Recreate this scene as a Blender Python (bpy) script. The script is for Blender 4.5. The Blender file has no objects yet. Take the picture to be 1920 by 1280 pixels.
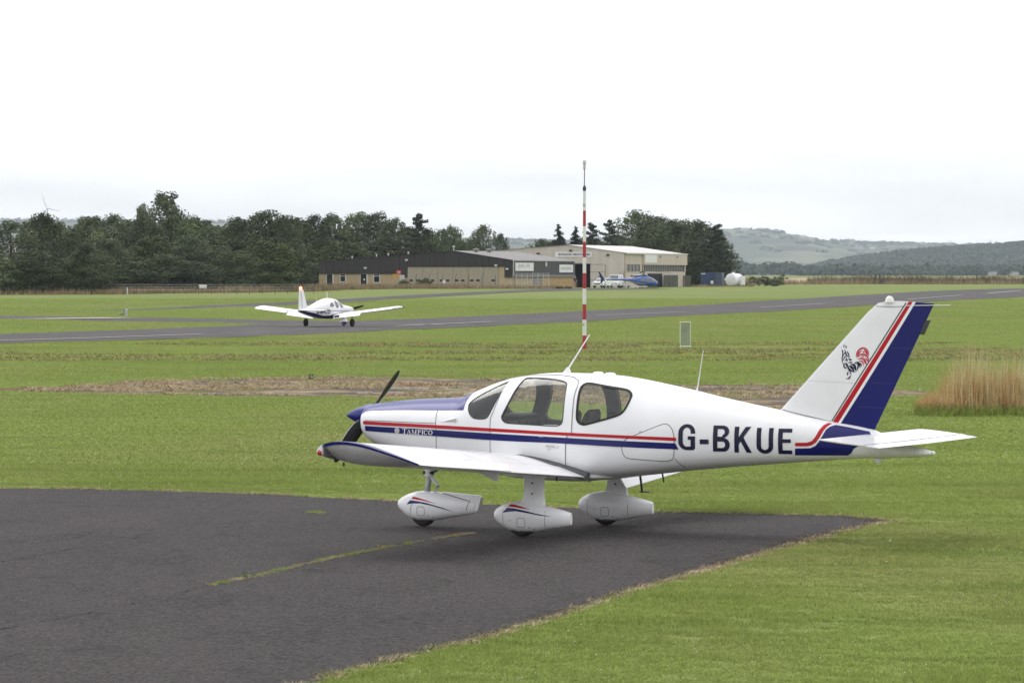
import bpy, bmesh, math, random, bisect
import numpy as np
from mathutils import Vector, Matrix
from mathutils.geometry import tessellate_polygon
R = math.radians
random.seed(7); rng = np.random.default_rng(7)
sc = bpy.context.scene
COL = sc.collection

# ------------------------------------------------------------------ camera, sky, sun, exposure
F_PX, CAM_H = 7300.0, 3.03
cam = bpy.data.cameras.new('camera'); cam_o = bpy.data.objects.new('camera', cam); COL.objects.link(cam_o)
cam.sensor_width = 36.0; cam.lens = F_PX / 1920.0 * 36.0; cam.shift_y = -125.0 / 1920.0
cam.clip_start = 0.5; cam.clip_end = 40000.0
cam_o.location = (0, 0, CAM_H); cam_o.rotation_euler = (R(90), 0, 0)
sc.camera = cam_o

SUN_EL, SUN_AZ = 55.0, -35.0          # azimuth clockwise from +Y
w = bpy.data.worlds.new('World'); sc.world = w; w.use_nodes = True
nt = w.node_tree; nt.nodes.clear()
def N(t, **k):
    n = nt.nodes.new(t)
    for a, b in k.items(): setattr(n, a, b)
    return n
sky = N('ShaderNodeTexSky', sky_type='NISHITA', sun_disc=False)
sky.sun_elevation = R(SUN_EL); sky.sun_rotation = R(SUN_AZ); sky.dust_density = 3.0
tc = N('ShaderNodeTexCoord'); sep = N('ShaderNodeSeparateXYZ'); nt.links.new(tc.outputs['Generated'], sep.inputs[0])
zc = N('ShaderNodeMath', operation='MAXIMUM'); zc.inputs[1].default_value = 0.0; nt.links.new(sep.outputs[2], zc.inputs[0])
za = N('ShaderNodeMath', operation='ADD'); za.inputs[1].default_value = 0.10; nt.links.new(zc.outputs[0], za.inputs[0])
comb = N('ShaderNodeCombineXYZ')
for i in (0, 1):
    dv = N('ShaderNodeMath', operation='DIVIDE'); nt.links.new(sep.outputs[i], dv.inputs[0]); nt.links.new(za.outputs[0], dv.inputs[1])
    nt.links.new(dv.outputs[0], comb.inputs[i])
no = N('ShaderNodeTexNoise'); no.inputs['Scale'].default_value = 0.9; no.inputs['Detail'].default_value = 7.0; no.inputs['Roughness'].default_value = 0.55
nt.links.new(comb.outputs[0], no.inputs['Vector'])
mr = N('ShaderNodeMapRange'); mr.inputs['From Min'].default_value = 0.3; mr.inputs['From Max'].default_value = 0.7
mr.inputs['To Min'].default_value = 11.7; mr.inputs['To Max'].default_value = 16.5
nt.links.new(no.outputs['Fac'], mr.inputs['Value'])
cw = N('ShaderNodeMix', data_type='RGBA', blend_type='MULTIPLY'); cw.inputs[0].default_value = 1.0
cw.inputs[6].default_value = (0.985, 0.99, 1.0, 1); nt.links.new(mr.outputs[0], cw.inputs[7])
mx = N('ShaderNodeMix', data_type='RGBA'); mx.inputs[0].default_value = 0.93
nt.links.new(sky.outputs[0], mx.inputs[6]); nt.links.new(cw.outputs[2], mx.inputs[7])
bg = N('ShaderNodeBackground'); bg.inputs['Strength'].default_value = 0.10
nt.links.new(mx.outputs[2], bg.inputs['Color'])
wo = N('ShaderNodeOutputWorld'); nt.links.new(bg.outputs[0], wo.inputs['Surface'])

sl = bpy.data.lights.new('sun', 'SUN'); sl.energy = 1.5; sl.angle = R(38); sl.color = (1.0, 0.965, 0.91)
so = bpy.data.objects.new('sun', sl); COL.objects.link(so); so.location = (-40, -20, 80)
sdir = Vector((math.sin(R(SUN_AZ)) * math.cos(R(SUN_EL)), math.cos(R(SUN_AZ)) * math.cos(R(SUN_EL)), math.sin(R(SUN_EL))))
so.rotation_euler = sdir.to_track_quat('Z', 'Y').to_euler()
vs = sc.view_settings
vs.view_transform = 'Standard'; vs.look = 'None'; vs.exposure = 0.0; vs.gamma = 1.0; vs.use_curve_mapping = False
sc.render.engine = 'CYCLES'
sc.cycles.max_bounces = 6; sc.cycles.diffuse_bounces = 3; sc.cycles.glossy_bounces = 3; sc.cycles.transmission_bounces = 4
sc.cycles.transparent_max_bounces = 12; sc.cycles.volume_bounces = 0; sc.cycles.use_denoising = True

# ------------------------------------------------------------------ helpers
def ss(a, b, x):
    t = np.clip((np.asarray(x, float) - a) / (b - a), 0, 1); return t * t * (3 - 2 * t)
def gz(Y):
    """height of the ground at distance Y: a slight rise to the hangars, then down and up into the valley"""
    return 1.05 * ss(240, 540, Y) - 5.5 * ss(830, 1080, Y) + 6.5 * ss(1150, 1650, Y)

def tag(o, label=None, cat=None, group=None, kind=None):
    if label: o['label'] = label
    if cat: o['category'] = cat
    if group: o['group'] = group
    if kind: o['kind'] = kind
    return o
def empty(name, loc=(0, 0, 0), rz=0, **k):
    o = bpy.data.objects.new(name, None); COL.objects.link(o); o.location = loc; o.rotation_euler = (0, 0, rz)
    o.empty_display_size = 0.3
    return tag(o, **k)
def link(name, me, parent=None, **k):
    o = bpy.data.objects.new(name, me); COL.objects.link(o)
    if parent: o.parent = parent
    return tag(o, **k)
def copy_tree(o, parent=None):
    c = o.copy(); COL.objects.link(c)
    if parent: c.parent = parent
    for ch in [x for x in o.children]: copy_tree(ch, c)
    return c

class MB:
    def __init__(s): s.v = []; s.f = []; s.m = []
    def add(s, verts, faces, mi=0):
        b = len(s.v); s.v += [tuple(p) for p in verts]; s.f += [tuple(b + i for i in f) for f in faces]; s.m += [mi] * len(faces); return s
    def box(s, c, d, mi=0, rz=0, ry=0, rx=0):
        M = Matrix.Translation(c) @ Matrix.Rotation(rz, 4, 'Z') @ Matrix.Rotation(ry, 4, 'Y') @ Matrix.Rotation(rx, 4, 'X')
        P = [M @ Vector((x * d[0] / 2, y * d[1] / 2, z * d[2] / 2)) for z in (-1, 1) for y in (-1, 1) for x in (-1, 1)]
        return s.add(P, [(0, 2, 3, 1), (4, 5, 7, 6), (0, 1, 5, 4), (2, 6, 7, 3), (0, 4, 6, 2), (1, 3, 7, 5)], mi)
    def rings(s, rings, closed=True, cap0=True, cap1=True, mi=0):
        n = len(rings[0]); assert all(len(r) == n for r in rings); V = [p for r in rings for p in r]; Fc = []
        for i in range(len(rings) - 1):
            for j in range(n if closed else n - 1):
                k = (j + 1) % n; Fc.append((i * n + j, i * n + k, (i + 1) * n + k, (i + 1) * n + j))
        if cap0: Fc.append(tuple(range(n))[::-1])
        if cap1: Fc.append(tuple((len(rings) - 1) * n + j for j in range(n)))
        return s.add(V, Fc, mi)
    def tube(s, path, rad, n=8, mi=0):
        P = [Vector(p) for p in path]; rads = rad if isinstance(rad, (list, tuple)) else [rad] * len(P); rg = []
        for i, p in enumerate(P):
            t = (P[min(i + 1, len(P) - 1)] - P[max(i - 1, 0)]).normalized()
            a = Vector((0, 0, 1)) if abs(t.z) < 0.9 else Vector((1, 0, 0))
            u = t.cross(a).normalized(); v = t.cross(u)
            rg.append([p + (u * math.cos(2 * math.pi * j / n) + v * math.sin(2 * math.pi * j / n)) * rads[i] for j in range(n)])
        return s.rings(rg, mi=mi)
    def lathe(s, prof, c, axis='Z', n=24, mi=0):
        rg = []
        for h, r in prof:
            ring = []
            for j in range(n):
                a = 2 * math.pi * j / n; p, q = r * math.cos(a), r * math.sin(a)
                ring.append((c[0] + p, c[1] + q, c[2] + h) if axis == 'Z' else (c[0] + h, c[1] + p, c[2] + q) if axis == 'X' else (c[0] + p, c[1] + h, c[2] + q))
            rg.append(ring)
        return s.rings(rg, mi=mi)
    def prism(s, poly, axis, a, b, mi=0):
        """poly in the two other axes, extruded along axis from a to b"""
        def P(p, h): return (h, p[0], p[1]) if axis == 'X' else (p[0], h, p[1]) if axis == 'Y' else (p[0], p[1], h)
        n = len(poly); V = [P(p, a) for p in poly] + [P(p, b) for p in poly]
        Fc = [tuple(range(n)), tuple(range(n, 2 * n))[::-1]] + [(i, i + n, (i + 1) % n + n, (i + 1) % n) for i in range(n)]
        return s.add(V, Fc, mi)
    def mesh(s, name, mats, smooth=None):
        me = bpy.data.meshes.new(name); me.from_pydata(s.v, [], s.f)
        for m in (mats if isinstance(mats, (list, tuple)) else [mats]): me.materials.append(m)
        me.polygons.foreach_set('material_index', s.m)
        bm = bmesh.new(); bm.from_mesh(me); bmesh.ops.recalc_face_normals(bm, faces=bm.faces); bm.to_mesh(me); bm.free()
        if smooth is not None: smooth_mesh(me, smooth)
        me.update(); return me
    def build(s, name, mats, parent=None, smooth=None, **k):
        return link(name, s.mesh(name, mats, smooth), parent, **k)
def smooth_mesh(me, ang=40):
    me.polygons.foreach_set('use_smooth', [True] * len(me.polygons))
    bm = bmesh.new(); bm.from_mesh(me); c = R(ang)
    for e in bm.edges:
        if len(e.link_faces) == 2 and e.calc_face_angle(0) > c: e.smooth = False
    bm.to_mesh(me); bm.free()
def np_mesh(name, V, Fc, mat):
    me = bpy.data.meshes.new(name); V = np.asarray(V, np.float32); Fc = np.asarray(Fc, np.int32)
    k = Fc.shape[1]
    me.vertices.add(len(V)); me.vertices.foreach_set('co', V.ravel())
    me.loops.add(Fc.size); me.loops.foreach_set('vertex_index', Fc.ravel())
    me.polygons.add(len(Fc)); me.polygons.foreach_set('loop_start', np.arange(0, Fc.size, k, dtype=np.int32))
    me.update(calc_edges=True); me.validate()
    if mat: me.materials.append(mat)
    return me

def mat(name, col, rough=0.6, metal=0.0, var=0.0, vscale=3.0, stretch=(1, 1, 1), col2=None, bump=0.0, bscale=40.0, coat=0.0, emit=None, spec=0.5, coords='Object', detail=5.0, lo=0.35, hi=0.65):
    m = bpy.data.materials.new(name); m.use_nodes = True; t = m.node_tree; b = t.nodes['Principled BSDF']
    b.inputs['Roughness'].default_value = rough; b.inputs['Metallic'].default_value = metal; b.inputs['Coat Weight'].default_value = coat
    b.inputs['Specular IOR Level'].default_value = spec; b.inputs['Coat Roughness'].default_value = 0.06
    c = (*col, 1); b.inputs['Base Color'].default_value = c
    tcn = t.nodes.new('ShaderNodeTexCoord')
    if var > 0 or col2:
        mp = t.nodes.new('ShaderNodeMapping'); mp.inputs['Scale'].default_value = stretch; t.links.new(tcn.outputs[coords], mp.inputs[0])
        n = t.nodes.new('ShaderNodeTexNoise'); n.inputs['Scale'].default_value = vscale; n.inputs['Detail'].default_value = detail; n.inputs['Roughness'].default_value = 0.6
        t.links.new(mp.outputs[0], n.inputs['Vector'])
        r = t.nodes.new('ShaderNodeValToRGB'); r.color_ramp.elements[0].position = lo; r.color_ramp.elements[1].position = hi
        r.color_ramp.elements[0].color = c if col2 else tuple(max(0, x * (1 - var)) for x in col) + (1,)
        r.color_ramp.elements[1].color = (*col2, 1) if col2 else tuple(x * (1 + var) for x in col) + (1,)
        t.links.new(n.outputs['Fac'], r.inputs[0]); t.links.new(r.outputs[0], b.inputs['Base Color'])
    if bump > 0:
        n2 = t.nodes.new('ShaderNodeTexNoise'); n2.inputs['Scale'].default_value = bscale; n2.inputs['Detail'].default_value = 4.0
        t.links.new(tcn.outputs[coords], n2.inputs['Vector'])
        bp = t.nodes.new('ShaderNodeBump'); bp.inputs['Strength'].default_value = bump; bp.inputs['Distance'].default_value = 0.02
        t.links.new(n2.outputs['Fac'], bp.inputs['Height']); t.links.new(bp.outputs[0], b.inputs['Normal'])
    if emit:
        b.inputs['Emission Color'].default_value = (*emit[0], 1); b.inputs['Emission Strength'].default_value = emit[1]
    return m
def glass_mat(name, tint, fac=1.0):
    m = bpy.data.materials.new(name); m.use_nodes = True; t = m.node_tree; t.nodes.clear()
    o = t.nodes.new('ShaderNodeOutputMaterial'); tr = t.nodes.new('ShaderNodeBsdfTransparent'); tr.inputs[0].default_value = (*tint, 1)
    g = t.nodes.new('ShaderNodeBsdfGlossy'); g.inputs['Roughness'].default_value = 0.03; g.inputs['Color'].default_value = (.9, .9, .9, 1)
    fr = t.nodes.new('ShaderNodeFresnel'); fr.inputs[0].default_value = 1.48
    mu = t.nodes.new('ShaderNodeMath'); mu.operation = 'MULTIPLY'; mu.inputs[1].default_value = fac; t.links.new(fr.outputs[0], mu.inputs[0])
    mn = t.nodes.new('ShaderNodeMath'); mn.operation = 'MINIMUM'; mn.inputs[1].default_value = .30; t.links.new(mu.outputs[0], mn.inputs[0]); mi = t.nodes.new('ShaderNodeMixShader'); t.links.new(mn.outputs[0], mi.inputs[0]); t.links.new(tr.outputs[0], mi.inputs[1]); t.links.new(g.outputs[0], mi.inputs[2])
    t.links.new(mi.outputs[0], o.inputs[0]); return m

def pchip(xs, ys):
    n = len(xs); h = [xs[i+1] - xs[i] for i in range(n-1)]; d = [(ys[i+1] - ys[i]) / h[i] for i in range(n-1)]
    m = [0.0] * n; m[0] = d[0]; m[-1] = d[-1]
    for i in range(1, n-1):
        if d[i-1] * d[i] > 0:
            w1 = 2 * h[i] + h[i-1]; w2 = h[i] + 2 * h[i-1]; m[i] = (w1 + w2) / (w1 / d[i-1] + w2 / d[i])
    def f(x):
        if x <= xs[0]: return ys[0]
        if x >= xs[-1]: return ys[-1]
        i = bisect.bisect_right(xs, x) - 1; t = (x - xs[i]) / h[i]
        return ((1+2*t)*(1-t)**2*ys[i] + t*(1-t)**2*h[i]*m[i] + t*t*(3-2*t)*ys[i+1] + t*t*(t-1)*h[i]*m[i+1])
    return f
class Body:
    """lofted body along x; stations (x, z_top, z_bottom, z_widest, half_width, n_top, n_bottom); centre line at y0"""
    def __init__(s, st, y0=0.0):
        xs = [a[0] for a in st]; s.xs = xs; s.y0 = y0; s.f = [pchip(xs, [a[k] for a in st]) for k in range(1, 7)]; s.x0, s.x1 = xs[0], xs[-1]
    def S(s, x, z):
        zt, zb, zm, w_, nt_, nb_ = [f(x) for f in s.f]
        if z >= zm: t = (z - zm) / max(zt - zm, 1e-6); n = nt_
        else: t = (zm - z) / max(zm - zb, 1e-6); n = nb_
        t = min(max(t, 0), 1); return w_ * max(1 - t ** n, 0) ** (1 / n)
    def P(s, x, a, ins=0.0):
        """point of the ring at x; a = 0 top, pi/2 near side (-y), pi bottom"""
        zt, zb, zm, w_, nt_, nb_ = [f(x) for f in s.f]; zt -= ins; zb += ins; w_ -= ins
        c, q = math.cos(a), math.sin(a)
        if c >= 0: y = w_ * math.copysign(abs(q) ** (2 / nt_), q); z = zm + (zt - zm) * abs(c) ** (2 / nt_)
        else: y = w_ * math.copysign(abs(q) ** (2 / nb_), q); z = zm - (zm - zb) * abs(c) ** (2 / nb_)
        return (x, s.y0 - y, z)
    def grid(s, step, n=64, x0=None, x1=None, ins=0.0):
        x0 = s.x0 if x0 is None else x0; x1 = s.x1 if x1 is None else x1
        k = max(2, int((x1 - x0) / step) + 1); X = sorted(set([round(x0 + (x1 - x0) * i / (k - 1), 5) for i in range(k)] + [round(x, 5) for x in s.xs if x0 < x < x1 and ins == 0]))
        return [[s.P(x, 2 * math.pi * j / n, ins) for j in range(n)] for x in X]
    def solid(s, name, mats, step=0.06, n=64, parent=None, smooth=50, **k):
        b = MB(); b.rings(s.grid(step, n)); return b.build(name, mats, parent, smooth, **k)

def chaikin(P, it=2, closed=True):
    for _ in range(it):
        Q = []; n = len(P)
        for i in range(n if closed else n - 1):
            a, b = P[i], P[(i + 1) % n]
            Q += [(a[0]*.75 + b[0]*.25, a[1]*.75 + b[1]*.25), (a[0]*.25 + b[0]*.75, a[1]*.25 + b[1]*.75)]
        if not closed: Q = [P[0]] + Q + [P[-1]]
        P = Q
    return P
def inset(P, d):
    """offset a closed outline by d to the inside"""
    n = len(P); A = sum(P[i][0]*P[(i+1)%n][1] - P[(i+1)%n][0]*P[i][1] for i in range(n)); sg = 1 if A > 0 else -1; out = []
    for i in range(n):
        a, b, c = Vector(P[i-1]), Vector(P[i]), Vector(P[(i+1) % n])
        t1 = (b - a).normalized() if (b - a).length > 1e-9 else Vector((0, 0)); t2 = (c - b).normalized() if (c - b).length > 1e-9 else t1
        t = (t1 + t2); t = t.normalized() if t.length > 1e-6 else t1
        nrm = Vector((-t.y, t.x)) * sg; k = max(0.4, nrm.dot(Vector((-t1.y, t1.x)) * sg)); out.append(tuple(b + nrm * d / k))
    return out
def decal_mesh(name, polys, S, off, mats, side=-1, y0=0.0, step=0.04, smooth=True):
    """flat outlines (x,z), each [outer, hole, ...], laid on the surface y = S(x,z) and lifted by off"""
    bm = bmesh.new()
    for loops in polys:
        L = [[Vector((p[0], p[1], 0)) for p in lp] for lp in loops]; flat = [v for lp in L for v in lp]
        vs_ = [bm.verts.new((p.x, 0, p.y)) for p in flat]
        for tri in tessellate_polygon(L):
            try: bm.faces.new([vs_[i] for i in tri])
            except ValueError: pass
    xs = [v.co.x for v in bm.verts]; zs = [v.co.z for v in bm.verts]
    for lo, hi, ax in ((min(xs), max(xs), 0), (min(zs), max(zs), 2)):
        q = math.ceil(lo / step) * step
        while q < hi - 1e-6:
            pl = Vector((0, 0, 0)); pl[ax] = q; nn = Vector((0, 0, 0)); nn[ax] = 1
            bmesh.ops.bisect_plane(bm, geom=bm.verts[:] + bm.edges[:] + bm.faces[:], plane_co=pl, plane_no=nn, dist=1e-6); q += step
    for v in bm.verts:
        v.co.y = y0 + side * (S(v.co.x, v.co.z) + off)
    for f in bm.faces:
        f.normal_update(); f.smooth = smooth
        if f.normal.y * side < 0: f.normal_flip()
    me = bpy.data.meshes.new(name); bm.to_mesh(me); bm.free(); me.materials.append(mats); return me
def ribbon(pts, wd):
    """outline of a thin line of width wd (a number or one per point)"""
    n = len(pts); A, B = [], []
    for i in range(n):
        t = Vector(pts[min(i+1, n-1)]) - Vector(pts[max(i-1, 0)]); t.normalize(); q = Vector((-t.y, t.x)) * ((wd[i] if isinstance(wd, list) else wd) / 2)
        A.append(tuple(Vector(pts[i]) + q)); B.append(tuple(Vector(pts[i]) - q))
    return A + B[::-1]
def quad_ribbon(pts, wd, closed=False):
    """the same as separate quads, safe for closed or strongly bent lines"""
    P = pts + [pts[0]] if closed else pts; out = []
    for a, b in zip(P[:-1], P[1:]):
        t = Vector(b) - Vector(a)
        if t.length < 1e-6: continue
        t.normalize(); q = Vector((-t.y, t.x)) * wd / 2; e = t * wd * .2
        a, b = Vector(a), Vector(b); out.append([[tuple(a - e + q), tuple(a - e - q), tuple(b + e - q), tuple(b + e + q)]])
    return out
def bez(pts, n=10):
    """smooth open curve through pts"""
    ts = list(range(len(pts))); fx = pchip(ts, [p[0] for p in pts]); fy = pchip(ts, [p[1] for p in pts])
    return [(fx(i * (len(pts)-1) / n), fy(i * (len(pts)-1) / n)) for i in range(n + 1)]
def boolean(o, cut, op='DIFFERENCE'):
    md = o.modifiers.new('b', 'BOOLEAN'); md.operation = op; md.object = cut; md.solver = 'EXACT'
    dg = bpy.context.evaluated_depsgraph_get(); me = bpy.data.meshes.new_from_object(o.evaluated_get(dg))
    o.modifiers.clear(); old = o.data; o.data = me; bpy.data.meshes.remove(old)
    bpy.data.objects.remove(cut)

# ------------------------------------------------------------------ materials
WHITE = mat('white_paint', (.79, .79, .815), .3, var=.045, vscale=1.3, coat=.2)
DULLWHITE = mat('dull_white_paint', (.74, .74, .75), .42, var=.08, vscale=6, coat=.1)
BLUE = mat('navy_paint', (.0065, .0095, .115), .28, coat=.12, spec=.3)
BLUETOPLIT = mat('navy_toplit_paint', (.009, .014, .175), .32, coat=.12, spec=.35)  # same navy brightened: top light and sky sheen put into the base colour
RED = mat('red_paint', (.44, .006, .016), .35, spec=.3)
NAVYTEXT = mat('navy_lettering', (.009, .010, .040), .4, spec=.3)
WHITEPRINT = mat('white_lettering', (.75, .75, .75), .4)
BLACKP = mat('black_paint', (.008, .008, .008), .55, spec=.25)
RUBBER = mat('black_rubber', (.014, .014, .015), .75, var=.3, vscale=20)
TYRE = mat('tyre_rubber', (.02, .02, .02), .85, var=.3, vscale=30)
SEAM = mat('panel_gap', (.12, .12, .13), .7)
HARDGAP = mat('dark_gap', (.03, .03, .035), .8)
GREYMET = mat('grey_metal', (.42, .43, .44), .4, .6, var=.15, vscale=12)
STEEL = mat('bright_steel', (.6, .6, .6), .25, .9)
DARKMET = mat('dark_metal', (.05, .05, .05), .5, .3)
WALKWAY = mat('grey_walkway', (.09, .095, .10), .85, var=.15, vscale=40)
TRIM = mat('cabin_trim', (.13, .13, .15), .8)
SEATM = mat('seat_cloth', (.025, .026, .032), .85, var=.2, vscale=30)
PANEL = mat('instrument_black', (.012, .012, .013), .6)
REDLENS = mat('red_lens', (.45, .02, .03), .15, coat=.6)
CLEAR = mat('clear_lens', (.7, .7, .68), .12, coat=.6)
GLASS = glass_mat('cabin_glass', (.92, .94, .93), 1.5)
# ------------------------------------------------------------------ ground, paving, hills
def multi_mat(name, cols, scales, stretch, rough=.9, bump=.0, bscale=60, fine=None, weights=None):
    """colour driven by two or three layers of noise on world position"""
    m = bpy.data.materials.new(name); m.use_nodes = True; t = m.node_tree; b = t.nodes['Principled BSDF']; b.inputs['Roughness'].default_value = rough; b.inputs['Specular IOR Level'].default_value = .15
    g = t.nodes.new('ShaderNodeNewGeometry'); prev = None
    for i, (c, s_) in enumerate(zip(cols[1:], scales)):
        mp = t.nodes.new('ShaderNodeMapping'); mp.inputs['Scale'].default_value = stretch[i]; mp.inputs['Location'].default_value = (i * 17.3, i * 5.1, 0); t.links.new(g.outputs['Position'], mp.inputs[0])
        n = t.nodes.new('ShaderNodeTexNoise'); n.inputs['Scale'].default_value = s_; n.inputs['Detail'].default_value = 6; n.inputs['Roughness'].default_value = .62; t.links.new(mp.outputs[0], n.inputs['Vector'])
        r = t.nodes.new('ShaderNodeMapRange'); lo, hi = weights[i] if weights else (.4, .62); r.inputs['From Min'].default_value = lo; r.inputs['From Max'].default_value = hi; t.links.new(n.outputs['Fac'], r.inputs['Value'])
        x = t.nodes.new('ShaderNodeMix'); x.data_type = 'RGBA'; t.links.new(r.outputs[0], x.inputs[0]); x.inputs[7].default_value = (*c, 1)
        if prev is None: x.inputs[6].default_value = (*cols[0], 1)
        else: t.links.new(prev, x.inputs[6])
        prev = x.outputs[2]
    if fine:
        n = t.nodes.new('ShaderNodeTexNoise'); n.inputs['Scale'].default_value = fine[0]; n.inputs['Detail'].default_value = 3; t.links.new(g.outputs['Position'], n.inputs['Vector'])
        r = t.nodes.new('ShaderNodeMapRange'); r.inputs['From Min'].default_value = .3; r.inputs['From Max'].default_value = .7; r.inputs['To Min'].default_value = 1 - fine[1]; r.inputs['To Max'].default_value = 1 + fine[1]; t.links.new(n.outputs['Fac'], r.inputs['Value'])
        x = t.nodes.new('ShaderNodeMix'); x.data_type = 'RGBA'; x.blend_type = 'MULTIPLY'; x.inputs[0].default_value = 1; t.links.new(prev, x.inputs[6]); t.links.new(r.outputs[0], x.inputs[7]); prev = x.outputs[2]
    t.links.new(prev, b.inputs['Base Color'])
    if bump:
        n = t.nodes.new('ShaderNodeTexNoise'); n.inputs['Scale'].default_value = bscale; n.inputs['Detail'].default_value = 4; t.links.new(g.outputs['Position'], n.inputs['Vector'])
        bp = t.nodes.new('ShaderNodeBump'); bp.inputs['Strength'].default_value = bump; bp.inputs['Distance'].default_value = .02; t.links.new(n.outputs['Fac'], bp.inputs['Height']); t.links.new(bp.outputs[0], b.inputs['Normal'])
    return m
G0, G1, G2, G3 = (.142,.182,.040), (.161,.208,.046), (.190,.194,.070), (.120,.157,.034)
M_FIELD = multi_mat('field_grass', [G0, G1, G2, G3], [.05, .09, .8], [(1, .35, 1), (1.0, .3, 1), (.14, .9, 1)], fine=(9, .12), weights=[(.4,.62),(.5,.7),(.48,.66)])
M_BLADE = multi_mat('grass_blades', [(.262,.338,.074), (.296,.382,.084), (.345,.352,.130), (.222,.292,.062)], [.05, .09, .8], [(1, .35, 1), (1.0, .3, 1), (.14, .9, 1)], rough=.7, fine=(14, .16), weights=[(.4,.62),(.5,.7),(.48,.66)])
def translucent(m, f):
    t = m.node_tree; pb = t.nodes['Principled BSDF']; o = t.nodes['Material Output']; tr = t.nodes.new('ShaderNodeBsdfTranslucent'); mx_ = t.nodes.new('ShaderNodeMixShader'); mx_.inputs[0].default_value = f
    t.links.new(pb.inputs['Base Color'].links[0].from_socket, tr.inputs[0]); t.links.new(pb.outputs[0], mx_.inputs[1]); t.links.new(tr.outputs[0], mx_.inputs[2]); t.links.new(mx_.outputs[0], o.inputs['Surface'])
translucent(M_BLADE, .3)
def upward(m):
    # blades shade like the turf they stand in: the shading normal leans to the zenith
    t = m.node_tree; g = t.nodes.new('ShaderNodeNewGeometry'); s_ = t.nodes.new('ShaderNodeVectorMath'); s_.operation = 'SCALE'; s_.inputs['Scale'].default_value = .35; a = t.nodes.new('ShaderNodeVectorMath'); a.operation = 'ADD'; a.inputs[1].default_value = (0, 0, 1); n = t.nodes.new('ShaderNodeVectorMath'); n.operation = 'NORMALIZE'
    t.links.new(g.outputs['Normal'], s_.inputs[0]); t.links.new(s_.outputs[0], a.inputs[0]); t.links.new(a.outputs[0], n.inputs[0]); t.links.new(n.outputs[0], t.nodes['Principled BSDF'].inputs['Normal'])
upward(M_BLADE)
M_TUFT = multi_mat('dull_tufts', [(.43,.345,.215), (.52,.435,.285), (.28,.205,.12)], [1.2, 3.0], [(1, 1, .3)] * 2, rough=.8, fine=(30, .3))
M_OLIVE_G = multi_mat('olive_grass', [(.27,.255,.105), (.34,.30,.14), (.20,.20,.08)], [.4, 2.0], [(1, 1, .3)] * 2, rough=.8, fine=(20, .25))
M_DRY = multi_mat('dry_grass', [(.30,.21,.105), (.38,.275,.15), (.22,.17,.075)], [.35, 2.5], [(1, 1, 1)] * 2, fine=(11, .4))
M_STRAW = multi_mat('straw', [(.56,.41,.20), (.64,.51,.28), (.42,.25,.11)], [1.2, 3.0], [(1, 1, .3)] * 2, rough=.75, fine=(30, .3))
M_ASPH = multi_mat('apron_asphalt', [(.0325,.0280,.0287), (.045,.0390,.0395), (.021,.0182,.0188), (.046,.040,.0405), (.020,.017,.0177)], [.28, .75, 7.0, 1.6], [(1, .6, 1), (1, .5, 1), (1, 1, 1), (1.4, .5, 1)], rough=.85, bump=.6, bscale=45, fine=(30, .8), weights=[(.4,.62),(.48,.66),(.4,.62),(.58,.74)])
M_RUN = multi_mat('runway_asphalt', [(.075,.069,.07), (.090,.083,.083), (.060,.055,.056)], [.06, .4], [(1, .4, 1), (1, .5, 1)], rough=.85, fine=(4, .12))
M_STRIP = multi_mat('old_tarmac', [(.070,.056,.050), (.26,.195,.12), (.105,.085,.055), (.13,.062,.035)], [.9, 1.7, .4], [(.5, .6, 1), (.6, .7, 1), (.5, .6, 1)], fine=(12, .5), weights=[(.47,.56),(.50,.62),(.56,.64)], bump=.5, bscale=12)
M_LINE = mat('line_paint', (.27,.26,.255), .8, var=.25, vscale=3)
# ground: one sheet from behind the camera to the far hills
Ys = sorted(set(list(np.arange(-60, 240, 12)) + list(np.arange(240, 1700, 10)) + list(np.geomspace(1700, 14500, 30))))
Xs = np.array([-9000, -3600, -2000, -1000, -500, -250, -120, -60, -30, 0, 30, 60, 120, 250, 500, 1000, 2000, 3600, 9000.0])
Vg = [(x, y, float(gz(y))) for y in Ys for x in Xs]; nx = len(Xs)
Fg = [(j*nx+i, j*nx+i+1, (j+1)*nx+i+1, (j+1)*nx+i) for j in range(len(Ys)-1) for i in range(nx-1)]
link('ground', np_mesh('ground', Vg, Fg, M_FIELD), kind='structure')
def sheet(name, near, far, mt, lift, nv=8, sub=1, jit=0.0, **k):
    """paving between two edges, draped on the ground"""
    def dense(P):
        out = []
        for (a, b) in zip(P[:-1], P[1:]):
            for i in range(sub): out.append((a[0] + (b[0]-a[0]) * i / sub, a[1] + (b[1]-a[1]) * i / sub))
        return out + [P[-1]]
    nr, fr = dense(near), dense(far); V = []
    for a, b in zip(nr, fr):
        ja, jb = rng.normal(0, jit), rng.normal(0, jit)
        for j in range(nv + 1):
            t = j / nv; y = a[1] + ja + (b[1] + jb - a[1] - ja) * t; V.append((a[0] + (b[0]-a[0]) * t, y, float(gz(y)) + lift))
    m = nv + 1; Fc = [(i*m+j, (i+1)*m+j, (i+1)*m+j+1, i*m+j+1) for i in range(len(nr)-1) for j in range(nv)]
    return link(name, np_mesh(name, V, Fc, mt), **k)
RUN_N = [(-28.42,152.5),(-22.38,170.15),(-19.24,175.55),(-12.54,190.68),(-5.3,214.75),(4.81,251.01),(10.59,276.1),(15.54,290.96),(19.95,303.4),(36.88,363.8),(49.17,398.8),(54.77,416.5),(71.12,455.4)]
RUN_F = [(-32.97,176.95),(-25.97,197.5),(-20.98,212.7),(-15.47,235.3),(-6.53,264.7),(1.0,292),(5.94,309.8),(12.79,333.6),(25.02,380.56),(42,446),(60,516),(72,558),(94,602)]
sheet('runway', RUN_N, RUN_F, M_RUN, .03, 24, 3, .5, kind='structure')
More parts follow.
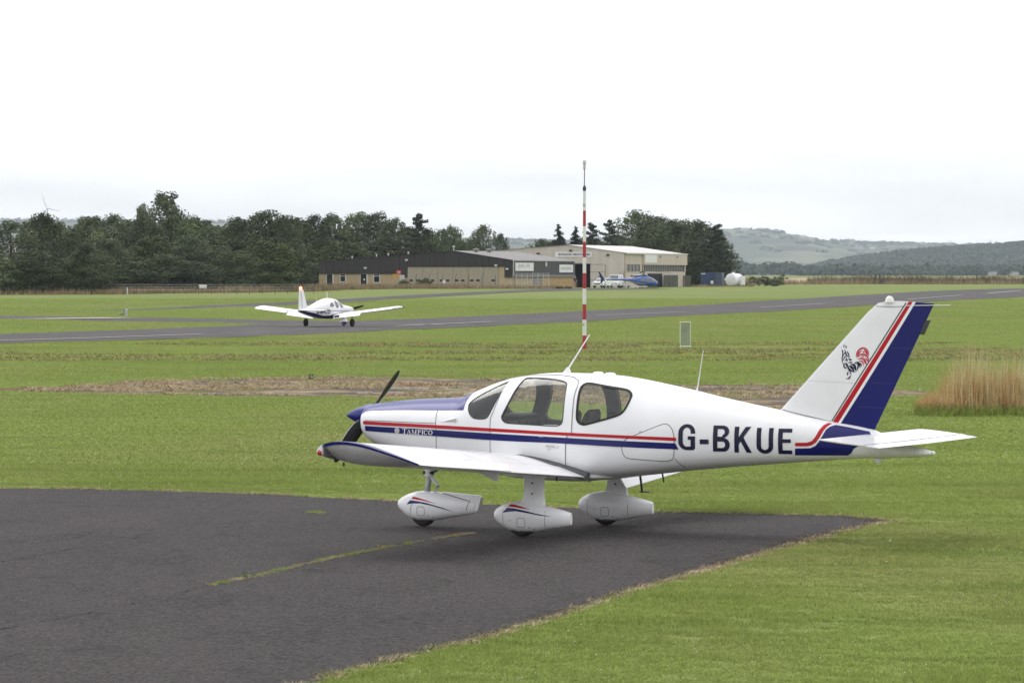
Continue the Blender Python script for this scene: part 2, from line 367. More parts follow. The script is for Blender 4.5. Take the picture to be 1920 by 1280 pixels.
TW1N = [(-70,270),(-42.5,267.5),(-35.18,267.5),(-30.86,261.9),(-26.41,253.7),(-22.69,251.0),(-18.85,245.7),(-15.64,236.8),(-13.4,236)]
TW1F = [(-72,284),(-44.8,281.96),(-37.08,281.96),(-32.53,276.1),(-28.45,273.2),(-24.44,270.4),(-20.41,266.1),(-16.0,258),(-10.5,253)]
sheet('taxiway', TW1N, TW1F, M_RUN, .02, 6, 3, .4, kind='structure')
TW2N = [(-33.2,311),(-29.3,315),(-26.22,330),(-22.29,339),(-15.95,363.8),(-11.47,398.8),(-3.64,442.3),(2.64,482.4),(12,512),(22,535)]
TW2F = [(-33.4,315),(-30.1,323),(-27.37,344.5),(-23.66,359.8),(-17.28,394.1),(-12.38,430.3),(-3.93,478),(2.89,527.1),(9.2,559),(16,578)]
sheet('taxiway', TW2N, TW2F, M_RUN, .025, 12, 3, .3, kind='structure')
def line(pts, wd, lift=.06, **k):
    V = []; n = 12
    P = [(pts[i][0] + (pts[i+1][0]-pts[i][0]) * j / n, pts[i][1] + (pts[i+1][1]-pts[i][1]) * j / n) for i in range(len(pts)-1) for j in range(n + (i == len(pts)-2))]
    for x, y in P: wd_ = wd * .75; V += [(x - wd_ / 2, y, float(gz(y)) + lift), (x + wd_ / 2, y - wd * .1, float(gz(y)) + lift)]
    Fc = [(2*i, 2*i+1, 2*i+3, 2*i+2) for i in range(len(P)-1)]
    return link('runway_marking', np_mesh('runway_marking', V, Fc, M_LINE), kind='structure')
for P_, wd in (([(-27,169),(-23.27,177),(-20.12,183.6),(-15.55,195.7)], .8), ([(-6.68,226.9),(-1.19,248.3)], .8), ([(6.18,282),(13.64,301.8)], .7), ([(21.02,330),(28.52,355.9)], .7), ([(39.5,389.5),(50,432)], .7), ([(54.7,448.7),(64.9,496.4)], .9), ([(57,462),(70,480)], 1.2), ([(-9.4,242),(-6.5,237),(-4.2,231.5)], .5), ([(-16,249),(-9.4,243)], .35), ([(-19,389),(-8,440)], .35), ([(-3.5,460),(6,520)], .4), ([(-41,275),(-32,268),(-24,262)], .4)):
    line(P_, wd)
V = [(-34,262.5,0),(-30.5,262,0),(-25.5,268.5,0),(-28.5,270.5,0)]
link('runway_marking', np_mesh('runway_marking', [(x, y, float(gz(y)) + .05) for x, y, _ in V], [(0, 1, 2, 3)], mat('pale_concrete', (.36,.33,.29), .9, var=.2, vscale=1.5)), kind='structure')
# apron in the foreground
APRON = [(-9.62,55.72),(-7.25,55.16),(-6.26,55.02),(-4.93,54.48),(-3.38,53.69),(-2.46,52.79),(-1.5,52.04),(.28,50.85),(1.83,49.7),(2.97,49.3),(4.25,48.78),(4.72,47.95),(3.92,45.95),(3.15,43.6),(2.61,41.78),(2.07,40.1),(1.33,37.76),(.67,35.45),(.09,33.3),(-.35,32.1),(-.84,30.8),(-1.21,29.72),(-1.49,28.8),(-2.39,26.49),(-4.5,20.5),(-14,20.5),(-16,40),(-16,57.5)]
def jag(P, amp, closed=True, step=.22):
    out = []
    for i in range(len(P)):
        a, b = Vector(P[i]), Vector(P[(i+1) % len(P)]); L = (b - a).length; k = max(1, int(L / step)) if min(a.y, b.y) > 22 and a.x > -12 and b.x > -12 else 1; nn = Vector((-(b-a).y, (b-a).x)) / max(L, 1e-6)
        for j in range(k): out.append(tuple(a.lerp(b, j / k) + nn * (rng.normal(0, amp) if k > 1 else 0)))
    return out
APJ = jag(APRON, .035)
bm = bmesh.new(); vs_ = [bm.verts.new((x, y, .010)) for x, y in APJ]; f = bm.faces.new(vs_); bmesh.ops.triangulate(bm, faces=[f]); bm.normal_update()
for f in bm.faces:
    if f.normal.z < 0: f.normal_flip()
me = bpy.data.meshes.new('apron'); bm.to_mesh(me); bm.free(); me.materials.append(M_ASPH); apron = link('apron', me, kind='structure')
def crack(pts, wd):
    P = []
    for a, b in zip(pts[:-1], pts[1:]):
        for j in range(24): P.append((a[0] + (b[0]-a[0]) * j / 24 + rng.normal(0, .014), a[1] + (b[1]-a[1]) * j / 24 + rng.normal(0, .03)))
    V = []; 
    for i, (x, y) in enumerate(P):
        h_ = wd * rng.uniform(.1, 1) * .34; V += [(x, y - h_ * 1.3, .0142), (x, y + h_ * 1.3, .0142)]
    return link('crack', np_mesh('crack', V, [(2*i, 2*i+2, 2*i+3, 2*i+1) for i in range(len(P)-1)], mat('crack_dirt', (.022,.020,.020), .95)), apron)
for P_, wd in (([(-6.6,47.2),(-6.34,48.19),(-5.99,50.27),(-5.46,51.08)], .05), ([(-5.4,40.9),(-5.16,41.81),(-4.71,43.54),(-4.25,44.96),(-3.4,47.3)], .06), ([(-4.6,32.5),(-4.16,33.77),(-3.66,35.11),(-3.18,36.86),(-2.94,37.94)], .055), ([(-2.0,31.6),(-1.2,34.2),(-.3,36.4)], .02), ([(-4.4,48.1),(-3.3,48.9),(-2.58,49.48)], .03)):
    crack(P_, wd)
# disused strip beyond the aircraft
SF = [(-14,103),(-11.92,105.5),(-10.91,110.6),(-8.43,114),(-5.68,115.2),(-4.1,115.2),(-.93,113.4),(2.11,110),(4.29,107.9),(7.9,106.9),(9.2,104),(11,101)]
SN = [(-14,102),(-11.33,99.6),(-9.7,98.3),(-7.18,97),(-4.74,96.2),(-3.41,95.75),(-.77,94.1),(1.75,91),(4.07,87.4),(6.29,86),(8.2,95),(11,99)]
sheet('old_tarmac_strip', SN, SF, M_STRIP, .006, 12, 6, .35, kind='structure')
M_KERB = mat('pale_kerb', (.55,.52,.47), .9, var=.2, vscale=6)
for (xa, ya), (xb, yb) in (((-3.95,99.2),(-2.75,99.1)), ((-2.55,99.05),(-1.45,98.95)), ((-3.2,103.3),(-2.2,103.0)), ((-1.75,102.4),(-.95,102.1)), ((-.8,102.0),(.1,101.7)), ((-1.2,97.6),(-.7,99.6))):
    b = MB()
    for i in range(6):
        t = (i + .5) / 6; b.box((xa + (xb - xa) * t, ya + (yb - ya) * t, .022 + rng.uniform(-.012, .012)), (abs(xb - xa) * .147 + .02, .06 if abs(yb - ya) < 1 else .3, .04))
    b.build('edging_kerb', M_KERB, kind='structure')
# hills
def hill(name, prof, y0, depth, base, mt, step=18.0, rows=14, rough=1.2):
    px = [p[0] for p in prof]; fz = pchip(px, [p[1] for p in prof]); X = np.arange(px[0], px[-1] + 1, step); V = []; m = len(X)
    ph = rng.uniform(0, 6, 8)
    for r_ in range(rows + 1):
        t = r_ / rows * 2.0  # 0 foot, 1 crest, 2 far foot
        for x in X:
            s_ = math.sin(min(t, 1) * math.pi / 2) ** 1.25 if t <= 1 else math.cos((t - 1) * math.pi / 2) ** .8 if t < 2 else 0
            nz = sum(math.sin(x / L + t * 3 * q + ph[q]) * L / 90 for q, L in enumerate((37., 71., 113.))) * rough * s_ * (0.15 + abs(1 - t))
            V.append((x, y0 + (t - 1) * depth * (1 if t <= 1 else .7), base + (fz(x) - base) * s_ + nz * (t != 1)))
    Fc = [(r_*m+i, r_*m+i+1, (r_+1)*m+i+1, (r_+1)*m+i) for r_ in range(rows) for i in range(m-1)]
    me = np_mesh(name, V, Fc, mt); me.polygons.foreach_set('use_smooth', [True] * len(me.polygons)); return link(name, me, kind='structure'), fz
M_HFAR = multi_mat('far_fields', [(.030,.044,.030), (.13,.14,.07), (.015,.024,.017), (.05,.070,.034)], [.0026, .006, .0017], [(1, .5, 3)] * 3, weights=[(.46,.5),(.5,.56),(.5,.53)])
M_HFOR = multi_mat('forest_floor', [(.016,.030,.014), (.026,.045,.02)], [.03], [(1, 1, 1)], fine=(.2, .4))
M_TAN = multi_mat('stubble_field', [(.36,.28,.17), (.42,.33,.20)], [.02], [(1, 1, 1)])
KF, KM, KW = 12000 / 5200, 6000 / 2600, 3600 / 1700
P_FAR = [(-1700,74),(-1182,74),(-898,72),(-684,72),(-577,72),(-378,71),(-185,60),(-7,49.3),(57,47.2),(135,52.9),(228,62.2),(274,63.6),(328,61.4),(363,54.3),(385,49.3),(427,45.8),(527,43.6),(605,42.2),(684,36.5),(812,35.1),(1026,33.7),(1700,40)]
P_FOR = [(60,-1),(130,.5),(171,2.3),(192,6.2),(214,10.5),(235,14.1),(264,17.6),(299,20.5),(342,23.3),(406,26.2),(513,27.6),(760,30),(1100,27)]
P_FAR = [(x * KF, 3.03 + (z - 3.03) * KF) for x, z in P_FAR]; P_FOR = [(x * KM, 3.03 + (z - 3.03) * KM) for x, z in P_FOR]
hill('hill', P_FAR, 12000, 3460, -6, M_HFAR, 40, 16, 1.6)
_, z_for = hill('hill', P_FOR, 6000, 1200, -8, M_HFOR, 26, 14, 1.6)
sheet('stubble_field', [(60,1180),(95,1180),(130,1190),(170,1200)], [(64,1560),(110,1570),(170,1580),(240,1590)], M_TAN, .08, 20, 4, kind='structure')
sheet('stubble_field', [(150,1660),(190,1660),(240,1670)], [(170,1900),(230,1900),(300,1900)], M_TAN, .1, 8, 4, kind='structure')
# ------------------------------------------------------------------ buildings (local: x along the gable to the right, y back along the side, z up from their ground)
def corrug(name, col, axis, per, dark=.82, rough=.6):
    m = mat(name, col, rough, var=.07, vscale=1.2, stretch=(1, 1, .15)); t = m.node_tree; b = t.nodes['Principled BSDF']
    tcn = [n for n in t.nodes if n.type == 'TEX_COORD'][0]; wv = t.nodes.new('ShaderNodeTexWave'); wv.bands_direction = axis; wv.inputs['Scale'].default_value = per; t.links.new(tcn.outputs['Object'], wv.inputs['Vector'])
    bp = t.nodes.new('ShaderNodeBump'); bp.inputs['Strength'].default_value = .9; bp.inputs['Distance'].default_value = .05; t.links.new(wv.outputs['Fac'], bp.inputs['Height']); t.links.new(bp.outputs[0], b.inputs['Normal']); return m
M_BROWN = corrug('brown_cladding', (.030,.026,.027), 'X', 3.0); M_BROWNS = corrug('brown_cladding_side', (.040,.038,.039), 'Y', 1.2)
M_TIMB = mat('pale_timber', (.44,.34,.225), .8, var=.15, vscale=4, stretch=(2, 2, .2)); M_ROOFG = corrug('grey_sheet_roof', (.19,.18,.18), 'Y', 1.0)
M_DOORP = mat('buff_door', (.33,.285,.225), .7, var=.08, vscale=2); M_DARKW = mat('dark_window', (.02,.022,.025), .15); M_WFR = mat('white_frame', (.65,.65,.65), .5)
M_OCHRE = mat('ochre_wall', (.42,.28,.13), .8, var=.1, vscale=2); M_SIGNW = mat('white_sign', (.72,.72,.72), .5, var=.04, vscale=1); M_SIGNT = mat('grey_sign_lettering', (.34,.34,.36), .6); M_SIGNB = mat('blue_sign_lettering', (.03,.035,.16), .5)
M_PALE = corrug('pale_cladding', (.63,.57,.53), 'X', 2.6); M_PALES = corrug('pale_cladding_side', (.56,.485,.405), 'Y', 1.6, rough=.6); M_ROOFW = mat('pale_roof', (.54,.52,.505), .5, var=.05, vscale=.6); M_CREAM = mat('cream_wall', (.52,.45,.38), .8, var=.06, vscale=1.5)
M_VOID = mat('dark_interior', (.012,.012,.013), .9); M_OLIVE = mat('olive_screen', (.11,.115,.095), .8, var=.2, vscale=2); M_BLUEBOX = mat('blue_container', (.022,.045,.12), .5, var=.1, vscale=1.5)
def quadm(b, p, mi=0): b.add(p, [tuple(range(len(p)))], mi); return b
def text_mesh(name, s, size, mt, parent, loc, rot, bold=.0, sx=1.0):
    c = bpy.data.curves.new(name, 'FONT'); c.body = s; c.size = size; c.offset = bold; c.extrude = .01; c.align_x = 'CENTER'; c.align_y = 'CENTER'; c.resolution_u = 3
    o = bpy.data.objects.new(name, c); COL.objects.link(o); dg = bpy.context.evaluated_depsgraph_get(); me = bpy.data.meshes.new_from_object(o.evaluated_get(dg)); bpy.data.objects.remove(o)
    me.materials.clear(); me.materials.append(mt); t = link(name, me, parent); t.location = loc; t.rotation_euler = rot; t.scale = (sx, 1, 1); return t
PSI = R(-18)
# ---- brown hangar
GB = float(gz(560)) - .02
HB = empty('hangar', (0, 560, GB), PSI, label='long low dark brown clad hangar with timber base and buff folding doors', cat='hangar')
W_, D_ = 29.7, 30.0; zE, zR, zL, xR = 4.12, 5.45, 3.92, -8.92
b = MB(); prof = [(-W_, 0), (0, 0), (0, zE), (xR, zR), (-W_, zL)]
b.prism(prof, 'Y', .12, D_ - .1); b.build('wall', M_TIMB, HB)
# cladding fascia above, in vertical sheets
n = 26
for i in range(n):
    xa, xb = -W_ + W_ * i / n, -W_ + W_ * (i + 1) / n
    top = lambda x: zR + (zE - zR) * (x - xR) / (0 - xR) if x > xR else zL + (zR - zL) * (x + W_) / (xR + W_)
    lo = 2.12 if xb < -16.0 else 3.18 if xa < -2.05 and xa > -16.2 else 1.6
    b = MB(); b.prism([(xa + .012, lo), (xb - .012, lo), (xb - .012, top(xb)), (xa + .012, top(xa))] if not (xa < xR < xb) else [(xa + .012, lo), (xb - .012, lo), (xb - .012, top(xb)), (xR, zR), (xa + .012, top(xa))], 'Y', -.06 + (i % 2) * .012, .115); b.build('panel', M_BROWN, HB)
b = MB(); b.box((-8.9, -.03, 3.20), (14.3, .22, .10)); b.build('door_track', M_VOID, HB)
for i in range(6):
    xa = -15.9 + i * 2.31; b = MB(); b.box((xa + 1.155, .03, 1.6), (2.27, .10, 3.12)); d = b.build('folding_door', M_DOORP, HB)
    for q in (.55, 1.5):
        if i == 5 and q < 1: continue
        wv = MB(); wv.rings([[(xa + q + .28 * math.copysign(abs(math.cos(a)) ** .6, math.cos(a)), y, 1.17 + .14 * math.copysign(abs(math.sin(a)) ** .6, math.sin(a))) for a in [2 * math.pi * j / 16 for j in range(16)]] for y in (-.024, -.034)]); wv.build('window', M_DARKW, d)
    if i == 2: nb = MB(); nb.box((xa + .95, -.04, .98), (.42, .02, .5)); nb.build('notice', M_SIGNW, d)
for x0, x1, z0, z1, kind in ((-28.45,-27.5,.35,2.12,'d'), (-26.35,-25.58,.95,2.1,'w'), (-23.2,-22.2,.4,2.12,'d'), (-21.13,-20.27,.85,2.1,'w')):
    b = MB(); b.box(((x0+x1)/2, .09, (z0+z1)/2), (x1-x0+.16, .12, z1-z0+.12)); f_ = b.build('window' if kind == 'w' else 'door', M_WFR, HB)
    g = MB()
    if kind == 'w': g.box(((x0+x1)/2, .02, z0 + (z1-z0)*.40), (x1-x0-.06, .06, (z1-z0)*.66)); g.box(((x0+x1)/2, .02, z1 - .14), (x1-x0-.06, .06, .2))
    else: g.box(((x0+x1)/2 - .04, .02, (z0+z1)/2), (x1-x0-.1, .06, z1-z0-.08))
    g.build('pane', M_DARKW, f_)
    if x0 == -23.2: q = MB(); q.box((-22.62, -.02, 1.3), (.2, .02, .28)); q.build('notice', M_SIGNW, f_)
for i in range(34):
    x = -29.5 + i * .41
    if any(a - .2 < x < c + .2 for a, c in ((-28.45,-27.5), (-26.35,-25.58), (-23.2,-22.2), (-21.13,-20.27))): continue
    b = MB(); b.box((x, .10, 1.05), (.06, .08, 2.08)); b.build('batten', M_TIMB, HB)
for x, z in ((-22.4, 3.0), (-16.05, 4.15), (-2.4, 3.35), (-.7, 2.85)):
    b = MB(); b.box((x, -.14, z), (.40, .22, .20)); b.box((x, -.1, z - .14), (.1, .1, .12)); b.build('flood_lamp', M_WFR, HB)
for x in (-21.0, -19.2, -16.1, -24.8):
    zt = zL + (zR - zL) * (x + W_) / (xR + W_); b = MB(); b.tube([(x, .8, zt), (x, .8, zt + .35)], .07, 8); b.box((x, .8, zt + .38), (.22, .22, .08)); b.build('roof_vent', M_WFR, HB)
b = MB(); b.tube([(-24.0, 1.5, 4.3), (-24.0, 1.5, 5.6)], .035, 6); b.box((-24, 1.5, 5.2), (.5, .03, .03)); b.build('mast', DARKMET, HB)
b = MB(); quadm(b, [(-W_ - .2, -.15, zL + .02), (xR, -.15, zR + .04), (xR, D_, zR + .04), (-W_ - .2, D_, zL + .02)]); quadm(b, [(xR, -.15, zR + .04), (.25, -.15, zE - .0), (.25, D_, zE - .0), (xR, D_, zR + .04)]); rf = b.build('roof', M_ROOFG, HB)
for y in (7, 13):
    for x in (-7.8,):
        b = MB(); b.lathe([(0, .28), (.3, .28), (.34, .5), (.55, .45), (.62, .1)], (x, y, zR - .2), 'Z', 12); b.build('roof_vent', M_ROOFG, rf, 40)
b = MB(); b.tube([(xR, .2, zR), (xR, .2, zR + .6)], .05, 6); b.box((xR, .2, zR + .65), (.3, .2, .15)); b.build('roof_vent', M_WFR, HB)
# side facing right: dark band over ochre base
for i in range(10):
    b = MB(); b.box((.06 + (i % 2) * .01, 1.5 + i * 3 - 0, 2.95), (.12, 2.98, 2.28)); b.build('panel', M_BROWNS, HB)
b = MB(); b.box((.16, 15, 1.83), (.34, 30, .34)); b.build('sill_band', M_ROOFG, HB)
b = MB(); b.box((.05, 22, .83), (.10, 15.8, 1.64)); b.build('wall', M_OCHRE, HB); b = MB(); b.box((.05, 12, .83), (.10, 4.1, 1.64)); b.build('wall', mat('grey_block_wall', (.26,.22,.19), .9, var=.15, vscale=2), HB)
b = MB(); b.box((.16, .15, 3.0), (.10, .1, 2.3)); b.box((.16, 29.9, 2.1), (.12, .12, 4.1)); b.box((.16, 15, 4.06), (.14, 30, .08)); b.build('edge_trim', M_WFR, HB)
for y0, y1, z0, z1, s_ in ((1.0, 9.6, 2.55, 3.75, 'Flying School'), (22.4, 29.2, 2.35, 3.5, 'AVIATION')):
    b = MB(); b.box((.17, (y0+y1)/2, (z0+z1)/2), (.08, y1-y0, z1-z0)); sg = b.build('sign', M_SIGNW, HB)
b = MB(); b.box((.17, 15.8, 3.55), (.08, .5, .62)); b.build('bracket', M_WFR, HB)
for (yc, zc, wd) in ((4.2, 3.25, 3.6), (7.2, 3.3, 2.2)):
    q = MB()
    for i in range(int(wd * 2.2)): q.box((.216, yc - wd/2 + i * .46, zc + (.05 if i % 3 else -.05)), (.01, .2, .42 + .14 * (i % 2)))
    q.build('lettering', M_SIGNT, HB)
q = MB()
for i in range(11): q.box((.216, 23.2 + i * .5, 2.95), (.01, .26, .48 - .1 * (i % 3 == 1)))
q.build('lettering', M_SIGNT, HB)
for y in (.35, 29.6): b = MB(); b.tube([(.32, y, .05), (.32, y, 4.0)], .06, 6); b.build('drainpipe', M_ROOFG, HB)
# ---- pale helicopter hangar
GH = float(gz(600)) - .02
HH = empty('hangar', (17.3, 600, GH), PSI, label='pale beige clad hangar with white roof and a long lettered sign', cat='hangar')
W2, D2, e2, r2, x2 = 21.5, 35.3, 5.38, 6.62, -9.07
b = MB(); b.prism([(-W2, 0), (-8.15, 0), (-8.15, 3.68), (-5.45, 3.68), (-5.45, 0), (0, 0), (0, e2), (x2, r2), (-W2, 5.75)], 'Y', 0, .3); b.build('wall', M_PALE, HH)
b = MB(); b.box((-W2 + .15, 18, 2.7), (.3, 35, 5.4)); b.build('wall', M_PALE, HH); b = MB(); b.box((-10.7, 35, 2.7), (21.3, .3, 5.4)); b.build('wall', M_PALE, HH)
b = MB(); b.box((-6.8, 9, 1.8), (2.9, .2, 3.7)); b.box((-8.3, 4.5, 1.85), (.2, 9, 3.7)); b.box((-5.3, 4.5, 1.85), (.2, 9, 3.7)); b.box((-6.8, 4.5, .02), (2.9, 9, .04)); b.box((-6.8, 4.5, 3.75), (2.9, 9, .1)); b.build('interior', M_VOID, HH)
b = MB(); b.box((-4.23, -.06, 1.83), (2.4, .10, 3.66)); sd_ = b.build('sliding_door', M_PALE, HH)
b = MB(); [b.box((-4.23, -.125, z), (2.4, .03, .06)) for z in (1.25, 2.45, 3.6)]; b.box((-3.03, -.125, 1.83), (.06, .03, 3.66)); b.build('door_rail', mat('door_rail', (.28,.22,.20), .7), sd_)
b = MB(); quadm(b, [(-W2 - .2, -.2, 5.72), (x2, -.2, r2 + .03), (x2, D2 + .2, r2 + .03), (-W2 - .2, D2 + .2, 5.72)]); quadm(b, [(x2, -.2, r2 + .03), (.35, -.2, e2 + .0), (.35, D2 + .2, e2 - .05), (x2, D2 + .2, r2 + .03)]); b.build('roof', M_ROOFW, HH)
for y in (.3, 10.1): b = MB(); b.tube([(.12, y, .05), (.12, y, e2 - .15)], .07, 6); b.build('drainpipe', M_CREAM, HH)
b = MB(); b.box((.38, D2/2, e2 - .06), (.12, D2 + .4, .16)); b.build('gutter', M_WFR, HH)
b = MB(); b.box((-8.2, -.06, 5.12), (5.9, .08, .74)); sg = b.build('sign', M_SIGNW, HH)
text_mesh('lettering', 'SKYHOOK HELICOPTERS', .47, M_SIGNB, sg, (-8.05, -.112, 5.12), (R(90), 0, 0), .012, .98)
for x, z in ((-13.9, 5.3), (-8.6, 5.75), (-2.6, 5.05)):
    b = MB(); b.box((x, -.16, z), (.42, .3, .26)); b.build('flood_lamp', DARKMET, HH)
# right side: cream base, window band, fascia
b = MB(); b.box((-.10, D2/2, 1.25), (.2, D2, 2.5)); b.build('wall', M_CREAM, HH)
b = MB(); b.box((-.10, 5.0, 4.5), (.2, 9.9, 1.75)); b.build('wall', M_PALES, HH)
b = MB(); b.box((.10, 22.6, 4.42), (.5, 25.3, 1.75)); b.build('fascia', M_PALES, HH)
b = MB(); b.box((-.10, 9.35, 3.05), (.2, 1.1, 1.2)); b.build('wall', M_CREAM, HH); b = MB(); b.box((-.10, .6, 3.05), (.2, 1.15, 1.2)); b.build('wall', M_CREAM, HH)
b = MB(); b.box((-.12, 5.0, 3.05), (.1, 7.6, 1.15)); wn = b.build('window', M_DARKW, HH)
b = MB(); [b.box((-.02, 1.25 + i * 1.88, 3.05), (.1, .12, 1.2)) for i in range(5)]; b.box((-.02, 5, 3.66), (.12, 7.7, .1)); b.box((-.02, 5, 2.45), (.12, 7.7, .1)); b.build('frame', M_CREAM, wn)
b = MB(); b.box((-.14, 22.4, 3.03), (.1, 25, 1.1)); wn = b.build('window', mat('grey_glazing', (.13,.125,.12), .3, var=.2, vscale=.8), HH)
for i in range(25): b = MB(); b.box((-.05, 10.5 + i * 1.0, 3.03), (.06, .09, 1.1)); b.build('mullion', M_OLIVE, wn)
b = MB(); b.box((-.0, 34.9, 3.03), (.2, .5, 1.1)); b.build('frame', M_CREAM, wn)
b = MB(); b.box((.37, 13.7, 4.5), (.06, 6.6, 1.25)); b.build('sign', M_SIGNW, HH)
b = MB(); b.box((.06, 17.0, 1.15), (.16, 8.0, 2.1)); b.build('doorway', M_VOID, HH)
for y, h_ in ((20.6, 1.9), (23.5, 1.7), (26.2, 1.5)):
    b = MB(); b.box((.9, y, 1.0), (.12, 2.5, 1.9)); [b.box((.98, y - 1.0 + q * .5, 1.0), (.06, .08, 1.9)) for q in range(5)]; b.build('screen_panel', M_OLIVE, HH)
for x, y in ((.4, 19), (.4, 29)):
    b = MB(); b.tube([(x, y, 4.7), (x, y, 5.0)], .08, 6); b.build('lamp_bracket', DARKMET, HH)
# ---- pallets / fence in front of the ochre wall
fc = empty('fence', (1.2, 552, float(gz(552))), R(-18), label='tubular rail and mesh fence panel before the brown hangar', cat='fence')
for i in range(7):
    b = MB(); b.tube([(-.6 + i * .8, 0, 0), (-.6 + i * .8, 0, 2.2)], .05, 6); b.build('post', GREYMET, fc)
for z in (.5, .9, 1.3, 1.85, 2.15):
    b = MB(); b.tube([(-.6, 0, z), (4.2, 0, z)], .035, 6); b.build('rail', GREYMET, fc)
# ---- blue container, white tank
cb_ = empty('container', (33.2, 645, float(gz(645))), R(-14), label='dark blue steel container beside the white tank', cat='container')
b = MB(); b.box((-.55, 0, 1.2), (2.45, 2.4, 2.35)); b.build('body', M_BLUEBOX, cb_)
b = MB(); b.box((1.25, -.05, 1.2), (1.1, 2.3, 2.3)); b.build('door', mat('slate_door', (.05,.065,.11), .5), cb_)
b = MB(); [b.box((-1.6 + i * .42, -1.215, 1.2), (.16, .05, 2.1)) for i in range(6)]; b.build('rib', M_BLUEBOX, cb_)
b = MB(); b.box((.18, -1.25, .75), (.45, .03, .5)); b.build('notice', M_SIGNW, cb_); b = MB(); b.box((-1.3, -1.25, 2.15), (.7, .03, .12)); b.build('notice', M_SIGNW, cb_)
tk = empty('fuel_tank', (37.0, 648, float(gz(648))), R(-38), label='white cylindrical storage tank lying beside the blue container', cat='tank')
b = MB(); b.lathe([(-1.2, .3), (-1.17, .9), (-1.10, 1.06), (1.10, 1.06), (1.17, .9), (1.2, .3)], (0, 0, 1.12), 'Y', 32); b.build('shell', WHITE, tk, 40)
b = MB(); b.lathe([(0, .3), (.22, .3), (.26, .1)], (0, -.3, 2.15), 'Z', 16); b.build('manhole', WHITE, tk, 40)
for y in (-.7, .7): b = MB(); b.box((0, y, .25), (1.5, .25, .5)); b.build('saddle', M_WFR, tk)
b = MB(); b.box((1.35, .4, .9), (.5, .9, 1.7)); b.build('pump_cabinet', DULLWHITE, tk)
sh = empty('gate', (28.4, 632, float(gz(632))), R(-10), label='small grey boarded gate at the end of the pale hangar', cat='gate')
for i in range(5): b = MB(); b.box((-.5 + i * .25, 0, .95), (.22, .06, 1.8)); b.build('board', M_OLIVE, sh)
# ------------------------------------------------------------------ the parked aircraft (local: x aft, y to its right, z up; -y faces the camera)
AIR = empty('light_aircraft', (0.63, 46.0, 0.012), R(-25.8), label='white single-engine light aircraft with navy tail and large dark letters parked on the asphalt', cat='aircraft')
FUS = [(-2.58,1.43,1.12,1.26,.30,2.3,2.3),(-2.53,1.452,1.06,1.25,.39,2.4,2.6),(-2.44,1.47,.99,1.24,.445,2.4,2.8),(-2.2,1.498,.90,1.21,.49,2.4,3.0),(-1.9,1.524,.815,1.18,.525,2.4,3.3),
(-1.27,1.563,.70,1.12,.585,2.4,3.8),(-1.124,1.63,.685,1.11,.597,2.35,4),(-.982,1.684,.67,1.10,.606,2.45,4),(-.806,1.747,.655,1.09,.617,2.6,4),(-.524,1.818,.64,1.08,.63,2.85,4),(-.07,1.86,.632,1.08,.64,3.0,4),(.278,1.857,.632,1.08,.64,3.0,4),
(.62,1.84,.64,1.09,.63,2.8,4),(.965,1.80,.665,1.1,.60,2.5,3.8),(1.305,1.742,.705,1.11,.555,2.2,3.5),(1.643,1.678,.745,1.12,.5,2.15,3.3),(1.98,1.605,.78,1.12,.44,2.1,3.2),(2.31,1.54,.812,1.13,.385,2.1,3.1),(2.71,1.465,.845,1.13,.32,2.1,3),(3.17,1.376,.885,1.12,.245,2.1,3),(3.37,1.342,.90,1.11,.21,2.1,3),(3.885,1.25,.935,1.09,.125,2.1,2.8),(4.1,1.15,.945,1.05,.10,2.2,2.6),(4.35,1.075,.96,1.02,.075,2.2,2.4),(4.56,1.03,.98,1.005,.04,2,2)]
B = Body(FUS); S = B.S
WS = chaikin([(-1.029,1.459),(-.993,1.383),(-.933,1.331),(-.866,1.319),(-.776,1.319),(-.727,1.338),(-.692,1.399),(-.63,1.543),(-.582,1.674),(-.559,1.75),(-.575,1.768),(-.72,1.698),(-.846,1.634),(-.975,1.561),(-1.029,1.508)])
DW = chaikin([(-.54,1.347),(-.521,1.309),(-.481,1.282),(-.405,1.275),(-.107,1.265),(.137,1.254),(.21,1.259),(.251,1.284),(.266,1.322),(.268,1.545),(.249,1.739),(.223,1.76),(.166,1.781),(.041,1.799),(-.155,1.809),(-.332,1.809),(-.364,1.801),(-.376,1.763),(-.403,1.688),(-.45,1.546),(-.529,1.38)])
RW = chaikin([(.439,1.374),(.448,1.331),(.472,1.298),(.521,1.28),(.579,1.289),(.728,1.329),(.884,1.374),(.949,1.397),(1.0,1.435),(1.039,1.522),(1.055,1.608),(1.045,1.634),(1.011,1.666),(.956,1.687),(.742,1.717),(.516,1.755),(.461,1.75),(.432,1.72),(.431,1.656),(.438,1.504)])
fus = B.solid('fuselage', [WHITE, TRIM], step=.05, n=96, parent=AIR, smooth=None)
inner = MB(); inner.rings(B.grid(.05, 64, -1.1, 1.5, .03), mi=1); inn = inner.build('inner', [WHITE, TRIM])
inn.parent = AIR; bpy.context.view_layer.update(); boolean(fus, inn)
for poly in (WS, DW, RW):
    cu = MB(); cu.prism(poly, 'Y', -1.2, 1.2, 1); c_ = cu.build('cutter', [WHITE, TRIM], AIR); bpy.context.view_layer.update(); boolean(fus, c_)
smooth_mesh(fus.data, 35)
TRIMSEAL = mat('grey_window_rim', (.06,.06,.07), .6)
def dec(name, polys, off, m, parent=AIR, side=-1, step=.04, **k):
    return link(name, decal_mesh(name, polys, S, off, m, side, 0.0, step), parent, **k)
